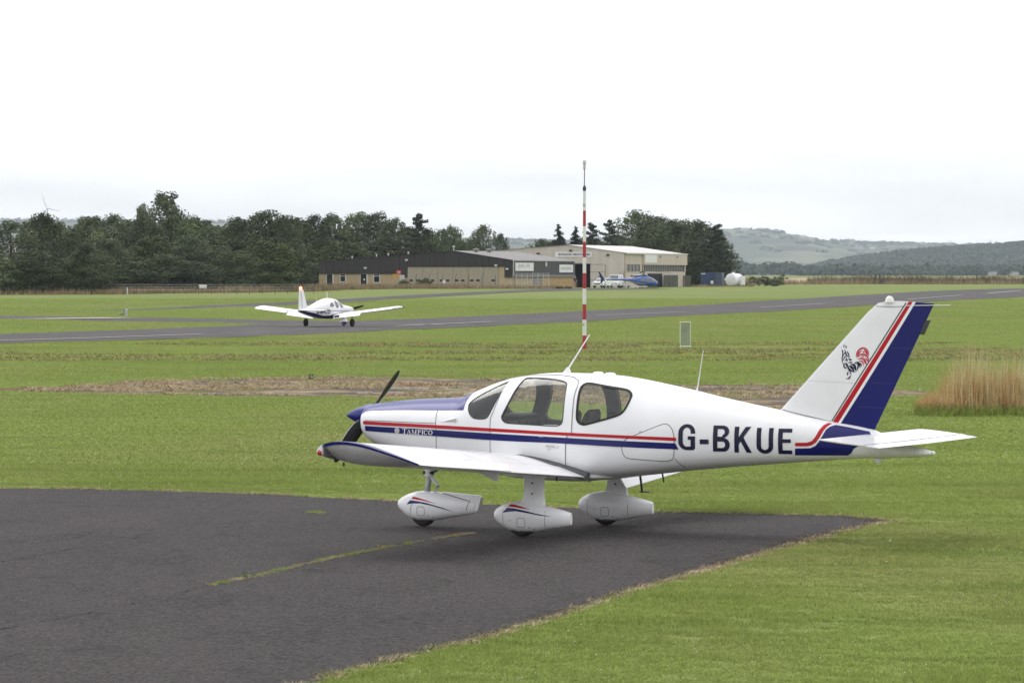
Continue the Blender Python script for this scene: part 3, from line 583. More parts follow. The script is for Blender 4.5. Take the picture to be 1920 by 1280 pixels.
# cowling top in navy, wrapped over both sides
ez = pchip([-2.58,-2.47,-2.312,-2.138,-1.877,-1.471,-1.085], [1.30,1.378,1.391,1.399,1.406,1.409,1.419])
cb = MB(); rows = []
for i in range(31):
    x = -2.575 + i * (1.49 / 30); zt, zb, zm, w_, a1, a2 = [f(x) for f in B.f]
    c = max(0.02, min(1, (ez(x) - zm) / (zt - zm))); am = math.acos(c ** (a1 / 2)); row = []
    for j in range(41):
        a = -am + 2 * am * j / 40; xx = min(x, -1.085 + .035 * (abs(a) / am) ** 0 - .03 * (abs(a)/am)**2 + (.03 if abs(a) < am * .6 else .0)) if i == 30 else x
        p = B.P(xx, a, -.003); row.append(p)
    rows.append(row)
cb.rings(rows, closed=False, cap0=False, cap1=False); cb.build('cowling_top', BLUETOPLIT, AIR, 60, label='navy painted upper cowling')
for sd in (-1, 1):
    b = MB(); b.lathe([(-.012, .10), (.0, .115), (.02, .10)], (-2.545, sd * .24, 1.27), 'X', 20); b.build('air_intake', PANEL, AIR, 40)
# door skins, seams, hatch
DOOR = bez([(-.565,1.792),(-.60,1.60),(-.655,1.40),(-.685,1.312),(-.682,1.0),(-.67,.72)], 14) + bez([(.283,.72),(.30,.90),(.303,1.10),(.34,1.16),(.377,1.19),(.383,1.449),(.378,1.623),(.385,1.719),(.36,1.785)], 16) + [(.26,1.822),(.15,1.834),(.05,1.840),(-.08,1.843),(-.2,1.841),(-.32,1.834),(-.42,1.824),(-.5,1.811)]
DWo = inset(DW, -.004)
for sd in (-1, 1):
    d = link('door', decal_mesh('door', [[DOOR, DWo]], S, .004, WHITE, sd, 0, .02), AIR)
    link('window_pane', decal_mesh('window_pane', [[inset(DW, -.006)]], S, -.008, GLASS, sd, 0, .03), d)
    link('door_gap', decal_mesh('door_gap', quad_ribbon(DOOR, .008, True), S, .0066, SEAM, sd, 0, .03), d)
    link('window_seal', decal_mesh('window_seal', [[inset(DW, -.0055), inset(DW, .006)]], S, .0058, TRIMSEAL, sd, 0, .05), d)
    if sd < 0:
        h = MB(); yy = -(S(.11, 1.02) + .012); h.tube([(.054, yy, 1.03), (.158, yy - .004, 1.021)], .009, 8); h.box((.19, yy + .004, 1.017), (.05, .012, .02)); h.tube([(.088, yy + .01, .988), (.088, yy - .004, .988)], .012, 10)
        h.build('handle', STEEL, d, 40)
        lk = MB(); yy = -(S(-.011, 1.133) + .006); lk.box((-.011, yy, 1.133), (.06, .012, .012)); lk.build('latch', GREYMET, d)
    link('windscreen', decal_mesh('windscreen', [[inset(WS, -.004)]], S, -.006, GLASS, sd, 0, .025), AIR)
    link('window_seal', decal_mesh('window_seal', [[inset(WS, -.004), inset(WS, .006)]], S, .003, TRIMSEAL, sd, 0, .05), AIR)
    p = link('window_pane', decal_mesh('window_pane', [[inset(RW, -.004)]], S, -.006, GLASS, sd, 0, .03), AIR)
    link('window_seal', decal_mesh('window_seal', [[inset(RW, -.014), inset(RW, .010)]], S, .005, RUBBER, sd, 0, .05), p)
for pts in ([(-1.487,1.503),(-1.468,1.46),(-1.454,1.417),(-1.432,1.238),(-1.419,1.129),(-1.422,.909),(-1.43,.75)], [(-2.44,1.275),(-2.152,1.273),(-1.743,1.264),(-1.445,1.261)], [(1.62,.90),(1.66,.83),(1.70,.80)]):
    dec('panel_seam', quad_ribbon(pts, .007), .0042, SEAM)
dec('panel_seam', quad_ribbon([(-.3,.80),(.3,.785),(.8,.80),(1.3,.84),(2.0,.90),(3.0,.945),(3.8,.975)], .005), .002, DULLWHITE)
HATCH = chaikin([(.994,1.066),(1.006,.959),(1.048,.897),(1.211,.885),(1.494,.867),(1.567,.88),(1.612,.913),(1.621,1.11),(1.606,1.216),(1.566,1.277),(1.519,1.303),(1.466,1.294),(1.217,1.193),(1.071,1.129),(1.016,1.093)])
h = dec('baggage_door', [[HATCH]], .0035, WHITE)
link('door_gap', decal_mesh('door_gap', quad_ribbon(HATCH, .008, True), S, .0042, SEAM, -1, 0, .08), h)
b = MB(); yy = -(S(1.24, 1.20) + .005); b.lathe([(-.006, .013), (.004, .012)], (1.22, yy, 1.205), 'Y', 12); b.build('latch', GREYMET, h, 40)
# scoop behind the cowling
b = MB(); sc_t = [(-1.40,1.290),(-1.31,1.299),(-1.22,1.318),(-1.145,1.336)]
r0 = [(x, -(S(x, z) - .01), z) for x, z in sc_t]; r1 = [(x, -(S(x, z) + .002 + .045 * i / 3), z - .01) for i, (x, z) in enumerate(sc_t)]; r2 = [(x, -(S(x, 1.27) - .01), 1.283 - .03 * i / 3) for i, (x, z) in enumerate(sc_t)]
b.rings([[r0[i], r1[i], r2[i]] for i in range(4)]); b.build('air_scoop', WHITE, AIR, 30)
# stripes
def fx(P): return pchip([p[0] for p in P], [p[1] for p in P])
rt = fx([(-2.46,1.268),(-1.422,1.241),(-.478,1.211),(.23,1.187),(.959,1.165),(1.644,1.145)]); rb = fx([(-2.46,1.228),(-1.42,1.202),(-.476,1.173),(.23,1.151),(.96,1.130),(1.644,1.106)])
bt = fx([(-2.46,1.211),(-1.418,1.183),(-.476,1.150),(.23,1.126),(.96,1.101),(1.635,1.08)]); bb = fx([(-2.46,1.152),(-1.417,1.110),(-.475,1.072),(.23,1.057),(.96,1.030),(1.67,1.009)])
for sd in (-1, 1):
    xs = [-2.47 + i * (1.644 + 2.47) / 60 for i in range(61)]
    dec('stripe', [[[(x, rt(x)) for x in xs] + [(x, rb(x)) for x in xs[::-1]]]], .0075, RED, side=sd, label='red side stripe')
    xs = [-2.44 + i * (1.635 + 2.44) / 60 for i in range(61)]
    dec('stripe', [[[(x, bt(x)) for x in xs] + [(1.67, bb(1.67))] + [(x, bb(x)) for x in xs[::-1]]]], .0075, BLUE, side=sd, label='navy side stripe')
    dec('stripe', [[[(3.021,1.103),(3.156,1.105),(3.213,1.125),(3.252,1.174),(3.288,1.254),(3.318,1.305),(3.358,1.330),(3.40,1.322),(3.366,1.290),(3.338,1.247),(3.3,1.166),(3.262,1.11),(3.213,1.077),(3.164,1.065),(3.021,1.063)]]], .004, RED, side=sd, label='red stripe sweeping up to the fin', step=.02)
    dec('stripe', [[[(3.02,1.037),(3.196,1.043),(3.253,1.069),(3.294,1.118),(3.331,1.183),(3.36,1.255),(3.395,1.290),(3.448,1.308),(3.6,1.285),(3.721,1.262),(3.851,1.238),(3.88,1.20),(3.826,1.125),(3.689,1.042),(3.66,.993),(3.614,.963),(3.011,.958)]]], .004, BLUE, side=sd, label='navy panel under the tailplane', step=.02)
# registration
def rbox(x0, x1, z0, z1): return [(x0, z0), (x1, z0), (x1, z1), (x0, z1)]
def arc(cx, cz, rx, rz, a0, a1, n=10): return [(cx + rx * math.cos(R(a0 + (a1 - a0) * i / n)), cz + rz * math.sin(R(a0 + (a1 - a0) * i / n))) for i in range(n + 1)]
LET = {}
k = .052
def lt(x0, x1, z0, z1): return x0, x1, z0, z1
x0, x1, z0, z1 = 1.668, 1.863, 1.004, 1.302; cx = (x0 + x1) / 2; rx = (x1 - x0) / 2
LET['G'] = [[arc(cx, z1 - rx, rx, rx, 0, 180, 14) + arc(cx, z0 + rx, rx, rx, 180, 270, 8) + [(x1 - .02, z0), (x1, z0 + .02), (x1, 1.163), (cx + .012, 1.163), (cx + .012, 1.122), (x1 - k, 1.122), (x1 - k, z0 + .042), (cx, z0 + .040)] + arc(cx, z0 + rx, rx - k, rx - .04, 270, 180, 8)[1:] + arc(cx, z1 - rx, rx - k, rx - .04, 180, 0, 14) + [(x1 - k, z1 - rx - .012), (x1, z1 - rx - .012)]]]
LET['dash'] = [[rbox(1.918, 2.02, 1.074, 1.128)]]
x0, x1, z0, z1 = 2.07, 2.266, .991, 1.289; zm_ = 1.148
LET['B'] = [[[(x0, z0)] + [(x1 - .07, z0)] + arc(x1 - .07, z0 + .078, .07, .078, -90, 90, 10) + [(x1 - .055, zm_ + .004)] + arc(x1 - .082, z1 - .068, .073, .068, -60, 90, 10) + [(x0, z1)],
    [(x0 + k, z0 + .042)] + [(x1 - .075, z0 + .042)] + arc(x1 - .085, z0 + .079, .032, .037, -90, 90, 8) + [(x0 + k, z0 + .116)], [(x0 + k, zm_ + .014), (x1 - .09, zm_ + .014)] + arc(x1 - .09, z1 - .074, .030, .034, -80, 90, 8) + [(x0 + k, z1 - .040)]]]
x0, x1, z0, z1 = 2.318, 2.518, .982, 1.278
LET['K'] = [[[(x0, z0), (x0 + k, z0), (x0 + k, 1.075), (x0 + .075, 1.112), (x1 - .06, z0), (x1, z0), (x0 + .107, 1.155), (x1 - .01, z1), (x1 - .072, z1), (x0 + k, 1.158), (x0 + k, z1), (x0, z1)]]]
x0, x1, z0, z1 = 2.576, 2.768, .973, 1.268; cx = (x0 + x1) / 2; rx = (x1 - x0) / 2
LET['U'] = [[[(x0, z1)] + arc(cx, z0 + .085, rx, .085, 180, 360, 16) + [(x1, z1), (x1 - k, z1)] + arc(cx, z0 + .088, rx - k, .046, 360, 180, 12) + [(x0 + k, z1)]]]
x0, x1, z0, z1 = 2.825, 2.984, .971, 1.262
LET['E'] = [[[(x0, z0), (x1, z0), (x1, z0 + .044), (x0 + k, z0 + .044), (x0 + k, 1.100), (x1 - .012, 1.100), (x1 - .012, 1.142), (x0 + k, 1.142), (x0 + k, z1 - .044), (x1 - .002, z1 - .044), (x1 - .002, z1), (x0, z1)]]]
for ch, polys in LET.items():
    dec('letter', polys, .0055, NAVYTEXT, step=.05)
# maker's word on the nose, small serif capitals
def serif(ch, x, z, wd, h, t):
    b = t * .45; q = []
    def v(xx, ww, a=0, c=1): q.append([(xx, z + h * a), (xx + ww, z + h * a), (xx + ww, z + h * c), (xx, z + h * c)])
    def sf(xx, ww, zz): q.append([(xx, z + zz), (xx + ww, z + zz), (xx + ww, z + zz + b * .7), (xx, z + zz + b * .7)])
    if ch == 'T': v(x + wd/2 - t/2, t); sf(x, wd, h - b * .7); sf(x + wd/2 - t, 2*t, 0); q.append([(x, z+h*.78), (x+b*.7, z+h*.8), (x+b, z+h), (x, z+h)]); q.append([(x+wd-b, z+h), (x+wd, z+h), (x+wd, z+h*.78), (x+wd-b*.7, z+h*.8)])
    if ch == 'A': q.append([(x+wd*.05, z), (x+wd*.05+b, z), (x+wd*.52, z+h), (x+wd*.44, z+h)]); q.append([(x+wd*.95-t, z), (x+wd*.95, z), (x+wd*.54, z+h), (x+wd*.42, z+h)]); sf(x+wd*.25, wd*.42, h*.3); sf(x-wd*.03, wd*.28, 0); sf(x+wd*.68, wd*.34, 0)
    if ch == 'M': v(x+wd*.1, b); v(x+wd*.9-t, t); q.append([(x+wd*.1, z+h), (x+wd*.1+t, z+h), (x+wd*.52, z), (x+wd*.46, z)]); q.append([(x+wd*.9-b*1.3, z+h), (x+wd*.9, z+h), (x+wd*.52, z), (x+wd*.46, z)]); sf(x, wd*.26, 0); sf(x+wd*.7, wd*.32, 0); sf(x, wd*.2, h-b*.7); sf(x+wd*.8, wd*.22, h-b*.7)
    if ch == 'P': v(x+wd*.15, t); sf(x, wd*.55, 0); sf(x, wd*.3, h-b*.7); [q.append([a, c, d, e]) for a, c, d, e in zip(arc(x+wd*.45, z+h*.72, wd*.5, h*.28, -90, 90, 8)[:-1], arc(x+wd*.45, z+h*.72, wd*.5, h*.28, -90, 90, 8)[1:], arc(x+wd*.45, z+h*.72, wd*.5-t, h*.28-b, -90, 90, 8)[1:], arc(x+wd*.45, z+h*.72, wd*.5-t, h*.28-b, -90, 90, 8)[:-1])]; sf(x+wd*.15, wd*.35, h*.44); sf(x+wd*.15, wd*.35, h-b*.7)
    if ch == 'I': v(x+wd/2-t/2, t); sf(x, wd, 0); sf(x, wd, h-b*.7)
    if ch in 'CO':
        a0, a1 = (40, 320) if ch == 'C' else (0, 360); n = 18; o = arc(x+wd/2, z+h/2, wd/2, h/2, a0, a1, n); i_ = arc(x+wd/2, z+h/2, wd/2-t, h/2-b, a0, a1, n)
        for j in range(n): q.append([o[j], o[j+1], i_[j+1], i_[j]])
        if ch == 'C': q.append([(x+wd*.88, z+h*.7), (x+wd*.96, z+h*.68), (x+wd*.96, z+h), (x+wd*.9, z+h*.95)])
    return [[p] for p in q]
x = -1.893
for ch, wd in zip('TAMPICO', (.062, .066, .080, .056, .030, .062, .068)):
    big = 1.14 if ch == 'T' and x < -1.85 else 1.0
    dec('letter', serif(ch, x, 1.1265 - (x + 1.893) * .012, wd * .92 * big, .055 * big, .0125), .010, WHITEPRINT, step=.5); x += wd * (1.0 if big == 1 else 1.05) + .001
gl = []
for i in range(7):
    zz = 1.163 - .027 + i * .009; hw = math.sqrt(max(0, .031**2 - (zz - 1.163)**2)); gl.append([[(-1.966-hw, zz-.0028), (-1.966+hw, zz-.0028), (-1.966+hw, zz+.0028), (-1.966-hw, zz+.0028)]])
dec('globe_emblem', gl + quad_ribbon(arc(-1.966, 1.163, .031, .031, 0, 360, 24), .005) , .010, WHITEPRINT, step=.5)
# spinner and propeller
b = MB(); b.lathe([(-.335, .004), (-.30, .028), (-.25, .056), (-.18, .088), (-.10, .117), (-.03, .137), (.02, .146), (.045, .146)], (-2.60, 0, 1.315), 'X', 40); b.build('spinner', BLUETOPLIT, AIR, 40)
b = MB(); b.lathe([(0, .15), (.03, .152)], (-2.555, 0, 1.315), 'X', 40); b.build('spinner_plate', HARDGAP, AIR, 40)
dv_ = Vector((0, .85, .515)).normalized()
for sg in (1, -1):
    d = dv_ * sg; tn = Vector((1, 0, 0)).cross(d); rg = []
    for r, ch, tw, th in ((.10,.09,50,.05),(.16,.11,46,.04),(.28,.152,38,.027),(.45,.168,29,.02),(.62,.158,23,.015),(.78,.138,19,.011),(.90,.112,16,.009),(.965,.08,15,.007),(.99,.03,15,.004)):
        c = Vector((-2.645, 0, 1.315)) + d * r; cd = tn * math.cos(R(tw)) + Vector((1, 0, 0)) * math.sin(R(tw)); nn = cd.cross(d).normalized()
        rg.append([c + cd * ch * a + nn * th * q for a, q in ((-.5,0),(-.3,.42),(0,.55),(.3,.35),(.5,0),(.3,-.3),(0,-.42),(-.3,-.35))])
    bl = MB(); bl.rings(rg); pb = bl.build('propeller_blade', BLACKP, AIR, 50)
    e = MB(); e.tube([r_[0] for r_ in rg[1:]], .0035, 5); e.build('edge_strip', GREYMET, pb)
# ---- wings
AFU = [(0,0),(.012,.034),(.05,.069),(.1,.092),(.2,.116),(.3,.123),(.4,.119),(.5,.107),(.6,.088),(.74,.060),(.88,.030),(1,.004)]
AFL = [(0,0),(.012,-.025),(.05,-.045),(.1,-.056),(.2,-.066),(.3,-.068),(.4,-.064),(.5,-.056),(.6,-.045),(.74,-.028),(.88,-.012),(1,-.002)]
uf = pchip([p[0] for p in AFU], [p[1] for p in AFU]); lf = pchip([p[0] for p in AFL], [p[1] for p in AFL])
CH, INC, DIH = 1.25, .093, .0733
def wpt(s, c, h, sd):
    """s span station, c chord fraction, h height over the chord line (fraction of the chord); sd -1 near wing"""
    lex = -.695 + .023 * s / 4.8; lez = .752 + DIH * s
    return (lex + CH * c, sd * s, lez - INC * CH * c + h * CH)
CS = [1,.88,.74,.6,.5,.4,.3,.2,.1,.05,.012,0]
def wsec(s, sd, c0=0.0, c1=1.0, low=1.0, up=1.0, dz=0.0):
    cs = sorted(set([c for c in CS if c0 < c < c1] + [c0, c1])); return [wpt(s, c, uf(c) * up + dz, sd) for c in cs[::-1]] + [wpt(s, c, lf(c) * low + dz, sd) for c in cs if not (c == 0)]
for sd in (-1, 1):
    wing = MB(); wing.rings([wsec(s, sd, 0, .735) for s in (.3, 1.0, 2.0, 3.0, 4.0, 4.52)])
    wg = wing.build('wing', WHITE, AIR, 30)
    # tip with slanted outer face
    tp = MB(); rg = []
    for s, lo, u in ((4.52,1,1),(4.62,.75,1),(4.72,.2,1.0),(4.80,-.45,.99),(4.86,-1.0,.97),(4.885,-1.5,.94)):
        ring = []
        cs = sorted(CS)
        for c in cs[::-1]: ring.append(wpt(s, .0 + .0 * c + c, uf(c) * u, sd))
        for c in cs[1:]: ring.append(wpt(s, c, (lf(c) * lo if lo > 0 else -lo / 1.62 * uf(c)), sd))
        rg.append(ring)
    tp.rings(rg); t_ = tp.build('wing_tip', DULLWHITE, wg, 35)
    # navy band along the tip's upper edge
    bd = MB(); rows = []
    for i in range(33):
        c = .06 + .925 * i / 32; hw = .24 * (1 - .93 * (i / 32) ** 1.3); row = []
        for j in range(7):
            s = 4.883 - hw * j / 6; row.append(wpt(s, c, uf(c) * (1 if s < 4.8 else .995) + .0022 + (0 if j else -.006), sd))
        rows.append(row)
    bd.rings(rows, closed=False, cap0=False, cap1=False); bd.build('tip_band', BLUE, t_, 60, label='navy band along the wing tip')
    rows = []; bd = MB()
    for i in range(33):
        c = .06 + .925 * i / 32; u = uf(c); rows.append([wpt(4.888, c, u * .97 + .001, sd), wpt(4.886, c, u * .97 - .028 * (1 - .6 * i / 32), sd)])
    bd.rings(rows, closed=False, cap0=False, cap1=False); bd.build('tip_band', BLUE, t_, 60, label='navy band along the wing tip')
    # light at the front of the tip
    lg = MB(); lg.rings([[wpt(s, cc * q, uf(cc * q) * .99 + .001, sd) for q in (1,.6,.3,.1,0)] + [wpt(s, cc * q, lf(cc * q) * lo - .001, sd) for q in (.1,.3,.6,1)] for s, lo, cc in ((4.6,.9,.065),(4.78,.8,.075),(4.86,.6,.07),(4.895,.1,.05))]); lo_ = lg.build('light_fairing', WHITE, t_, 40)
    p = Vector(wpt(4.87, .03, .002, sd)); nl = MB(); nl.lathe([(-.035, .012), (-.025, .028), (0, .035), (.025, .028), (.04, .008)], (p.x, p.y, p.z), 'Y', 14); nl.build('navigation_light', REDLENS if sd < 0 else CLEAR, t_, 60)
    gp = MB(); gp.rings([[wpt(4.888, .068, lf(.068) * .6, sd), wpt(4.891, .068, uf(.068), sd), wpt(4.891, .076, uf(.076), sd), wpt(4.888, .076, lf(.076) * .6, sd)]] * 1 + [[wpt(4.60, .068, lf(.068) + -.002, sd), wpt(4.60, .068, uf(.068) + .002, sd), wpt(4.60, .076, uf(.076) + .002, sd), wpt(4.60, .076, lf(.076) - .002, sd)]]); gp.build('panel_seam', SEAM, t_)
    for nm, s0, s1, ang in (('flap', .68, 2.62, 2 if sd < 0 else 42), ('aileron', 2.64, 4.50, 0)):
        piv = [Vector(wpt(s, .745, -.02, sd)) for s in (s0, s1)]; M_ = Matrix.Rotation(R(ang), 4, (piv[1] - piv[0]).normalized() * (1 if sd > 0 else -1))
        f_ = MB(); rg = []
        for q in range(4):
            s = s0 + (s1 - s0) * q / 3; c0 = piv[0].lerp(piv[1], q / 3); rg.append([tuple(c0 + M_ @ (Vector(p_) - c0)) for p_ in wsec(s, sd, .743, 1.0)])
        f_.rings(rg); fo = f_.build(nm, WHITE, wg, 30)
    # seams across the upper skin, walkway strip at the root
    for s in (1.55, 2.7, 3.6):
        q = MB(); q.rings([[wpt(s - .004, c, uf(c) + .0012, sd), wpt(s + .004, c, uf(c) + .0012, sd)] for c in [i / 20 * .73 for i in range(1, 21)]], closed=False, cap0=False, cap1=False); q.build('panel_seam', SEAM, wg)
    q = MB(); q.rings([[wpt(s, .40, uf(.40) + .0012, sd), wpt(s, .406, uf(.406) + .0012, sd)] for s in (.6, 2, 4.5)], closed=False, cap0=False, cap1=False); q.build('panel_seam', SEAM, wg)
    q = MB(); q.rings([[wpt(s, c, uf(c) + .003, sd) for s in (.56, .66, .78)] for c in [.33 + i / 16 * .40 for i in range(17)]], closed=False, cap0=False, cap1=False); q.build('walkway', WALKWAY, wg, 60)
    fr = MB(); rg = []
    for c, wd in ((.30,.02),(.45,.06),(.6,.09),(.75,.10),(.9,.08),(1.02,.03)):
        z_u = wpt(.6, min(c,1), uf(min(c, 1)), sd); rg.append([(z_u[0], sd * .50, z_u[2] + .05 + wd * .5), (z_u[0], sd * (.60 + wd), z_u[2] + .006), (z_u[0], sd * (.60 + wd), z_u[2] - .05), (z_u[0], sd * .5, z_u[2] - .08)])
    fr.rings(rg); fr.build('root_fairing', WALKWAY if sd < 0 else WHITE, wg, 40)
    hb = MB(); p = wpt(2.62, .74, -.03, sd); hb.prism([(p[0] - .12, p[2]), (p[0] + .16, p[2] + .01), (p[0] + .15, p[2] - .10), (p[0] + .12, p[2] - .105)], 'Y', p[1] - .012, p[1] + .012); hb.build('flap_hinge', DULLWHITE, wg)
    a = MB(); p = wpt(4.55, .12, -.07, sd); a.box((p[0], p[1], p[2] - .015), (.02, .012, .04)); p = wpt(.9, .80, -.03, sd); a.tube([p, (p[0], p[1], p[2] - .06)], .008, 6); a.build('drain', DARKMET, wg)
bx = MB(); b_ = Body([(-.75,.74,.66,.70,.35,2,3),(-.4,.78,.625,.68,.56,2,4),(.3,.78,.60,.68,.58,2,4),(.62,.76,.62,.68,.5,2,3),(.95,.74,.66,.70,.25,2,3)])
b_.solid('belly_fairing', DULLWHITE, .1, 32, AIR, 40)
# ---- fin and rudder
LE0, LE1 = Vector((2.735, 1.465)), Vector((3.90, 2.695)); H0, H1 = Vector((3.366, 1.340)), Vector((4.272, 2.716)); T0, T1 = Vector((3.885, 1.256)), Vector((4.602, 2.692))
def fhalf(u): # half thickness along the chord 0..1
    return 2.97 * (.2969 * math.sqrt(max(u, 0)) - .126 * u - .3516 * u * u + .2843 * u ** 3 - .1015 * u ** 4)
def fin_y(x, z):
    t = min(max((z - 1.40 + (x - 3.2) * .15) / 1.33, 0), 1)
    for _ in range(3):
        a, h_, e = LE0.lerp(LE1, t), H0.lerp(H1, t), T0.lerp(T1, t)
    u = (x - a.x) / (e.x - a.x); return (.070 - .030 * t) * fhalf(min(max(u, 0), 1)) * 1.0
fb = MB(); rg = []
for i in range(13):
    t = i / 12; a, h_ = LE0.lerp(LE1, t), H0.lerp(H1, t); e = T0.lerp(T1, t)
    if t > .93: a = a + (h_ - a) * (t - .93) * 1.1
    ring = []; us = [0, .01, .03, .07, .14, .25, .38, .52, .7, .985]
    for sgn, seq in ((-1, us[::-1]), (1, us[1:])):
        for u in seq:
            p = a.lerp(h_, u); uu = (p.x - a.x) / (e.x - a.x); ring.append((p.x, sgn * (.070 - .030 * t) * fhalf(uu) * (1 if t < 1 else .55), p.y + (0.012 if t == 1 else 0) * math.sin(u * 3.1)))
    rg.append(ring)
fb.rings(rg); fin = fb.build('fin', WHITE, AIR, 40)
rd = MB(); n = 12; us0 = [.03,.155,.215,.45,.7,1]; us1 = [.08,.225,.335,.5,.75,1]; rows = []
for i in range(n + 1):
    t = i / n; a, h_, e = LE0.lerp(LE1, t), H0.lerp(H1, t), T0.lerp(T1, t); us = [p_ + (q_ - p_) * t for p_, q_ in zip(us0, us1)]
    us = [.0] + us; ring = []
    for sgn, seq in ((-1, us), (1, us[-2::-1])):
        for u in seq:
            p = h_.lerp(e, u); uu = (p.x - a.x) / (e.x - a.x); y = (.070 - .030 * t) * max(fhalf(uu), .05 if u < .999 else 0.02); ring.append((p.x, sgn * y, p.y))
    rows.append(ring)
m_ = len(rows[0]); V = [p for r in rows for p in r]
for i in range(n):
    for j in range(m_):
        k2 = (j + 1) % m_; q = min(j, m_ - 2 - j) if j < m_ - 1 else 0
        mi = {0: 1, 1: 2, 2: 1}.get(q, 0)
        if j == m_ - 1: mi = 1
        rd.add([V[i*m_+j], V[i*m_+k2], V[(i+1)*m_+k2], V[(i+1)*m_+j]], [(0, 1, 2, 3)], mi)
rd.add(rows[0], [tuple(range(m_))], 1); rd.add(rows[-1], [tuple(range(m_))], 1)
me = rd.mesh('rudder', [BLUE, WHITE, RED]); bm = bmesh.new(); bm.from_mesh(me); bmesh.ops.remove_doubles(bm, verts=bm.verts, dist=1e-4); bmesh.ops.recalc_face_normals(bm, faces=bm.faces); bm.to_mesh(me); bm.free(); smooth_mesh(me, 35)
rud = link('rudder', me, AIR, label='navy rudder with a red and white stripe')
tb = MB(); tb.prism([(4.50,2.503),(4.556,2.503),(4.48,2.34),(4.43,2.345)], 'Y', -.01, .01); tb.build('trim_tab', DARKMET, rud)
def flat(name, polys, off, m, parent): return link(name, decal_mesh(name, polys, fin_y, off, m, -1, 0, .06), parent)
flat('fin_gap', quad_ribbon([(3.375,1.350),(3.83,2.04),(4.268,2.70)], .011), .004, HARDGAP, fin)
flat('panel_seam', quad_ribbon([(2.76,1.468),(3.05,1.405),(3.36,1.342)], .007), .004, SEAM, fin)
rv = []
for (xa, za), (xb, zb), n_ in (((3.06,1.805),(3.66,1.784),26), ((4.10,2.187),(4.36,2.185),10), ((3.70,1.514),(4.02,1.503),12), ((3.78,1.79),(4.1,1.78),12)):
    for i in range(n_):
        t = i / (n_ - 1); x_, z_ = xa + (xb - xa) * t, za + (zb - za) * t; rv.append([[(x_ - .004, z_ - .003), (x_ + .004, z_ - .003), (x_ + .004, z_ + .003), (x_ - .004, z_ + .003)]])
flat('rivet', rv, .003, SEAM, fin)
flat('panel_seam', quad_ribbon([(3.905,2.66),(4.1,2.652),(4.245,2.66)], .006), .004, SEAM, fin)
# the cockerel emblem on the fin
def rst(strokes):
    out = []
    for pts, wd in strokes:
        P = bez([(3.481 + (a - 202) * .000456, 2.223 - (c - 250) * .000428) for a, c in pts], 10); n_ = len(P)
        ws = [max(.0012, wd * .00050 * math.sin(math.pi * min(1, .06 + .94 * i / (n_ - 1)) * .98 + .03)) for i in range(n_)]
        rb_ = ribbon(P, ws); h_ = n_
        for i in range(n_ - 1): out.append([[rb_[i], rb_[i+1], rb_[2*h_-2-i], rb_[2*h_-1-i]]])
    return out
REDS = [([(610,605),(622,500),(690,385),(800,338),(895,385),(940,470),(950,555)],42),([(650,600),(720,520),(800,505),(890,550),(938,640),(922,722)],44),([(650,650),(730,618),(810,630),(865,710),(888,812)],40),([(680,690),(750,685),(795,745),(822,836)],32),([(640,575),(680,480),(765,398)],42),([(820,385),(880,455),(935,545)],52),([(850,600),(900,655),(925,712)],34),([(740,585),(790,560),(832,588)],26),([(790,652),(840,715),(882,798)],28),([(780,420),(800,440),(830,470)],24)]
NAVYS = [([(700,735),(745,780),(745,862)],26),([(600,700),(680,730),(710,800),(706,885)],32),([(640,715),(668,800),(628,955)],44),([(460,770),(555,800),(590,890),(612,965)],62),([(430,810),(500,865),(565,985)],64),([(372,755),(400,860),(480,950),(605,990)],42),([(270,735),(300,860),(385,893)],34),([(278,800),(325,752),(325,805)],24),([(400,640),(450,650),(505,668)],42),([(400,742),(460,722),(525,728)],30),([(560,765),(600,738),(645,782)],28),([(246,765),(235,640),(250,520),(218,375)],26),([(218,385),(250,440),(252,485)],32),([(290,375),(330,460),(342,540),(342,645)],30),([(370,425),(402,500),(442,592)],32),([(358,515),(400,580),(440,604)],22),([(250,565),(298,482),(332,470)],26),([(258,690),(300,585),(322,560)],26),([(300,695),(360,640),(372,705)],24),([(330,610),(372,660),(362,725)],24),([(360,720),(350,800),(372,865)],24),([(206,345),(204,300),(232,268)],24),([(262,315),(280,262),(302,248)],20),([(318,352),(342,310),(318,268)],30),([(250,298),(280,312),(302,288)],20),([(380,1085),(380,1010),(432,972)],30),([(448,978),(468,1020),(438,1042)],26),([(478,1058),(440,1120),(400,1160),(326,1162)],28),([(405,1115),(452,1168)],20),([(388,928),(440,950),(464,988)],24)]
em = flat('cockerel_emblem', rst(NAVYS), .004, NAVYTEXT, fin); em['label'] = 'navy and red tribal cockerel emblem'
link('tail_feathers', decal_mesh('tail_feathers', rst(REDS), fin_y, .004, mat('emblem_red', (.50, .03, .05), .35), -1, 0, .06), fin)
b = MB(); b.lathe([(0, .055), (.02, .05), (.05, .042), (.068, .022), (.072, .004)], (4.065, 0, 2.705), 'Z', 16); b.build('beacon', CLEAR, fin, 50)
b = MB(); b.tube([(4.22, -.01, 2.668), (4.80, -.01, 2.677)], .004, 5); b.build('static_wick', DULLWHITE, fin)
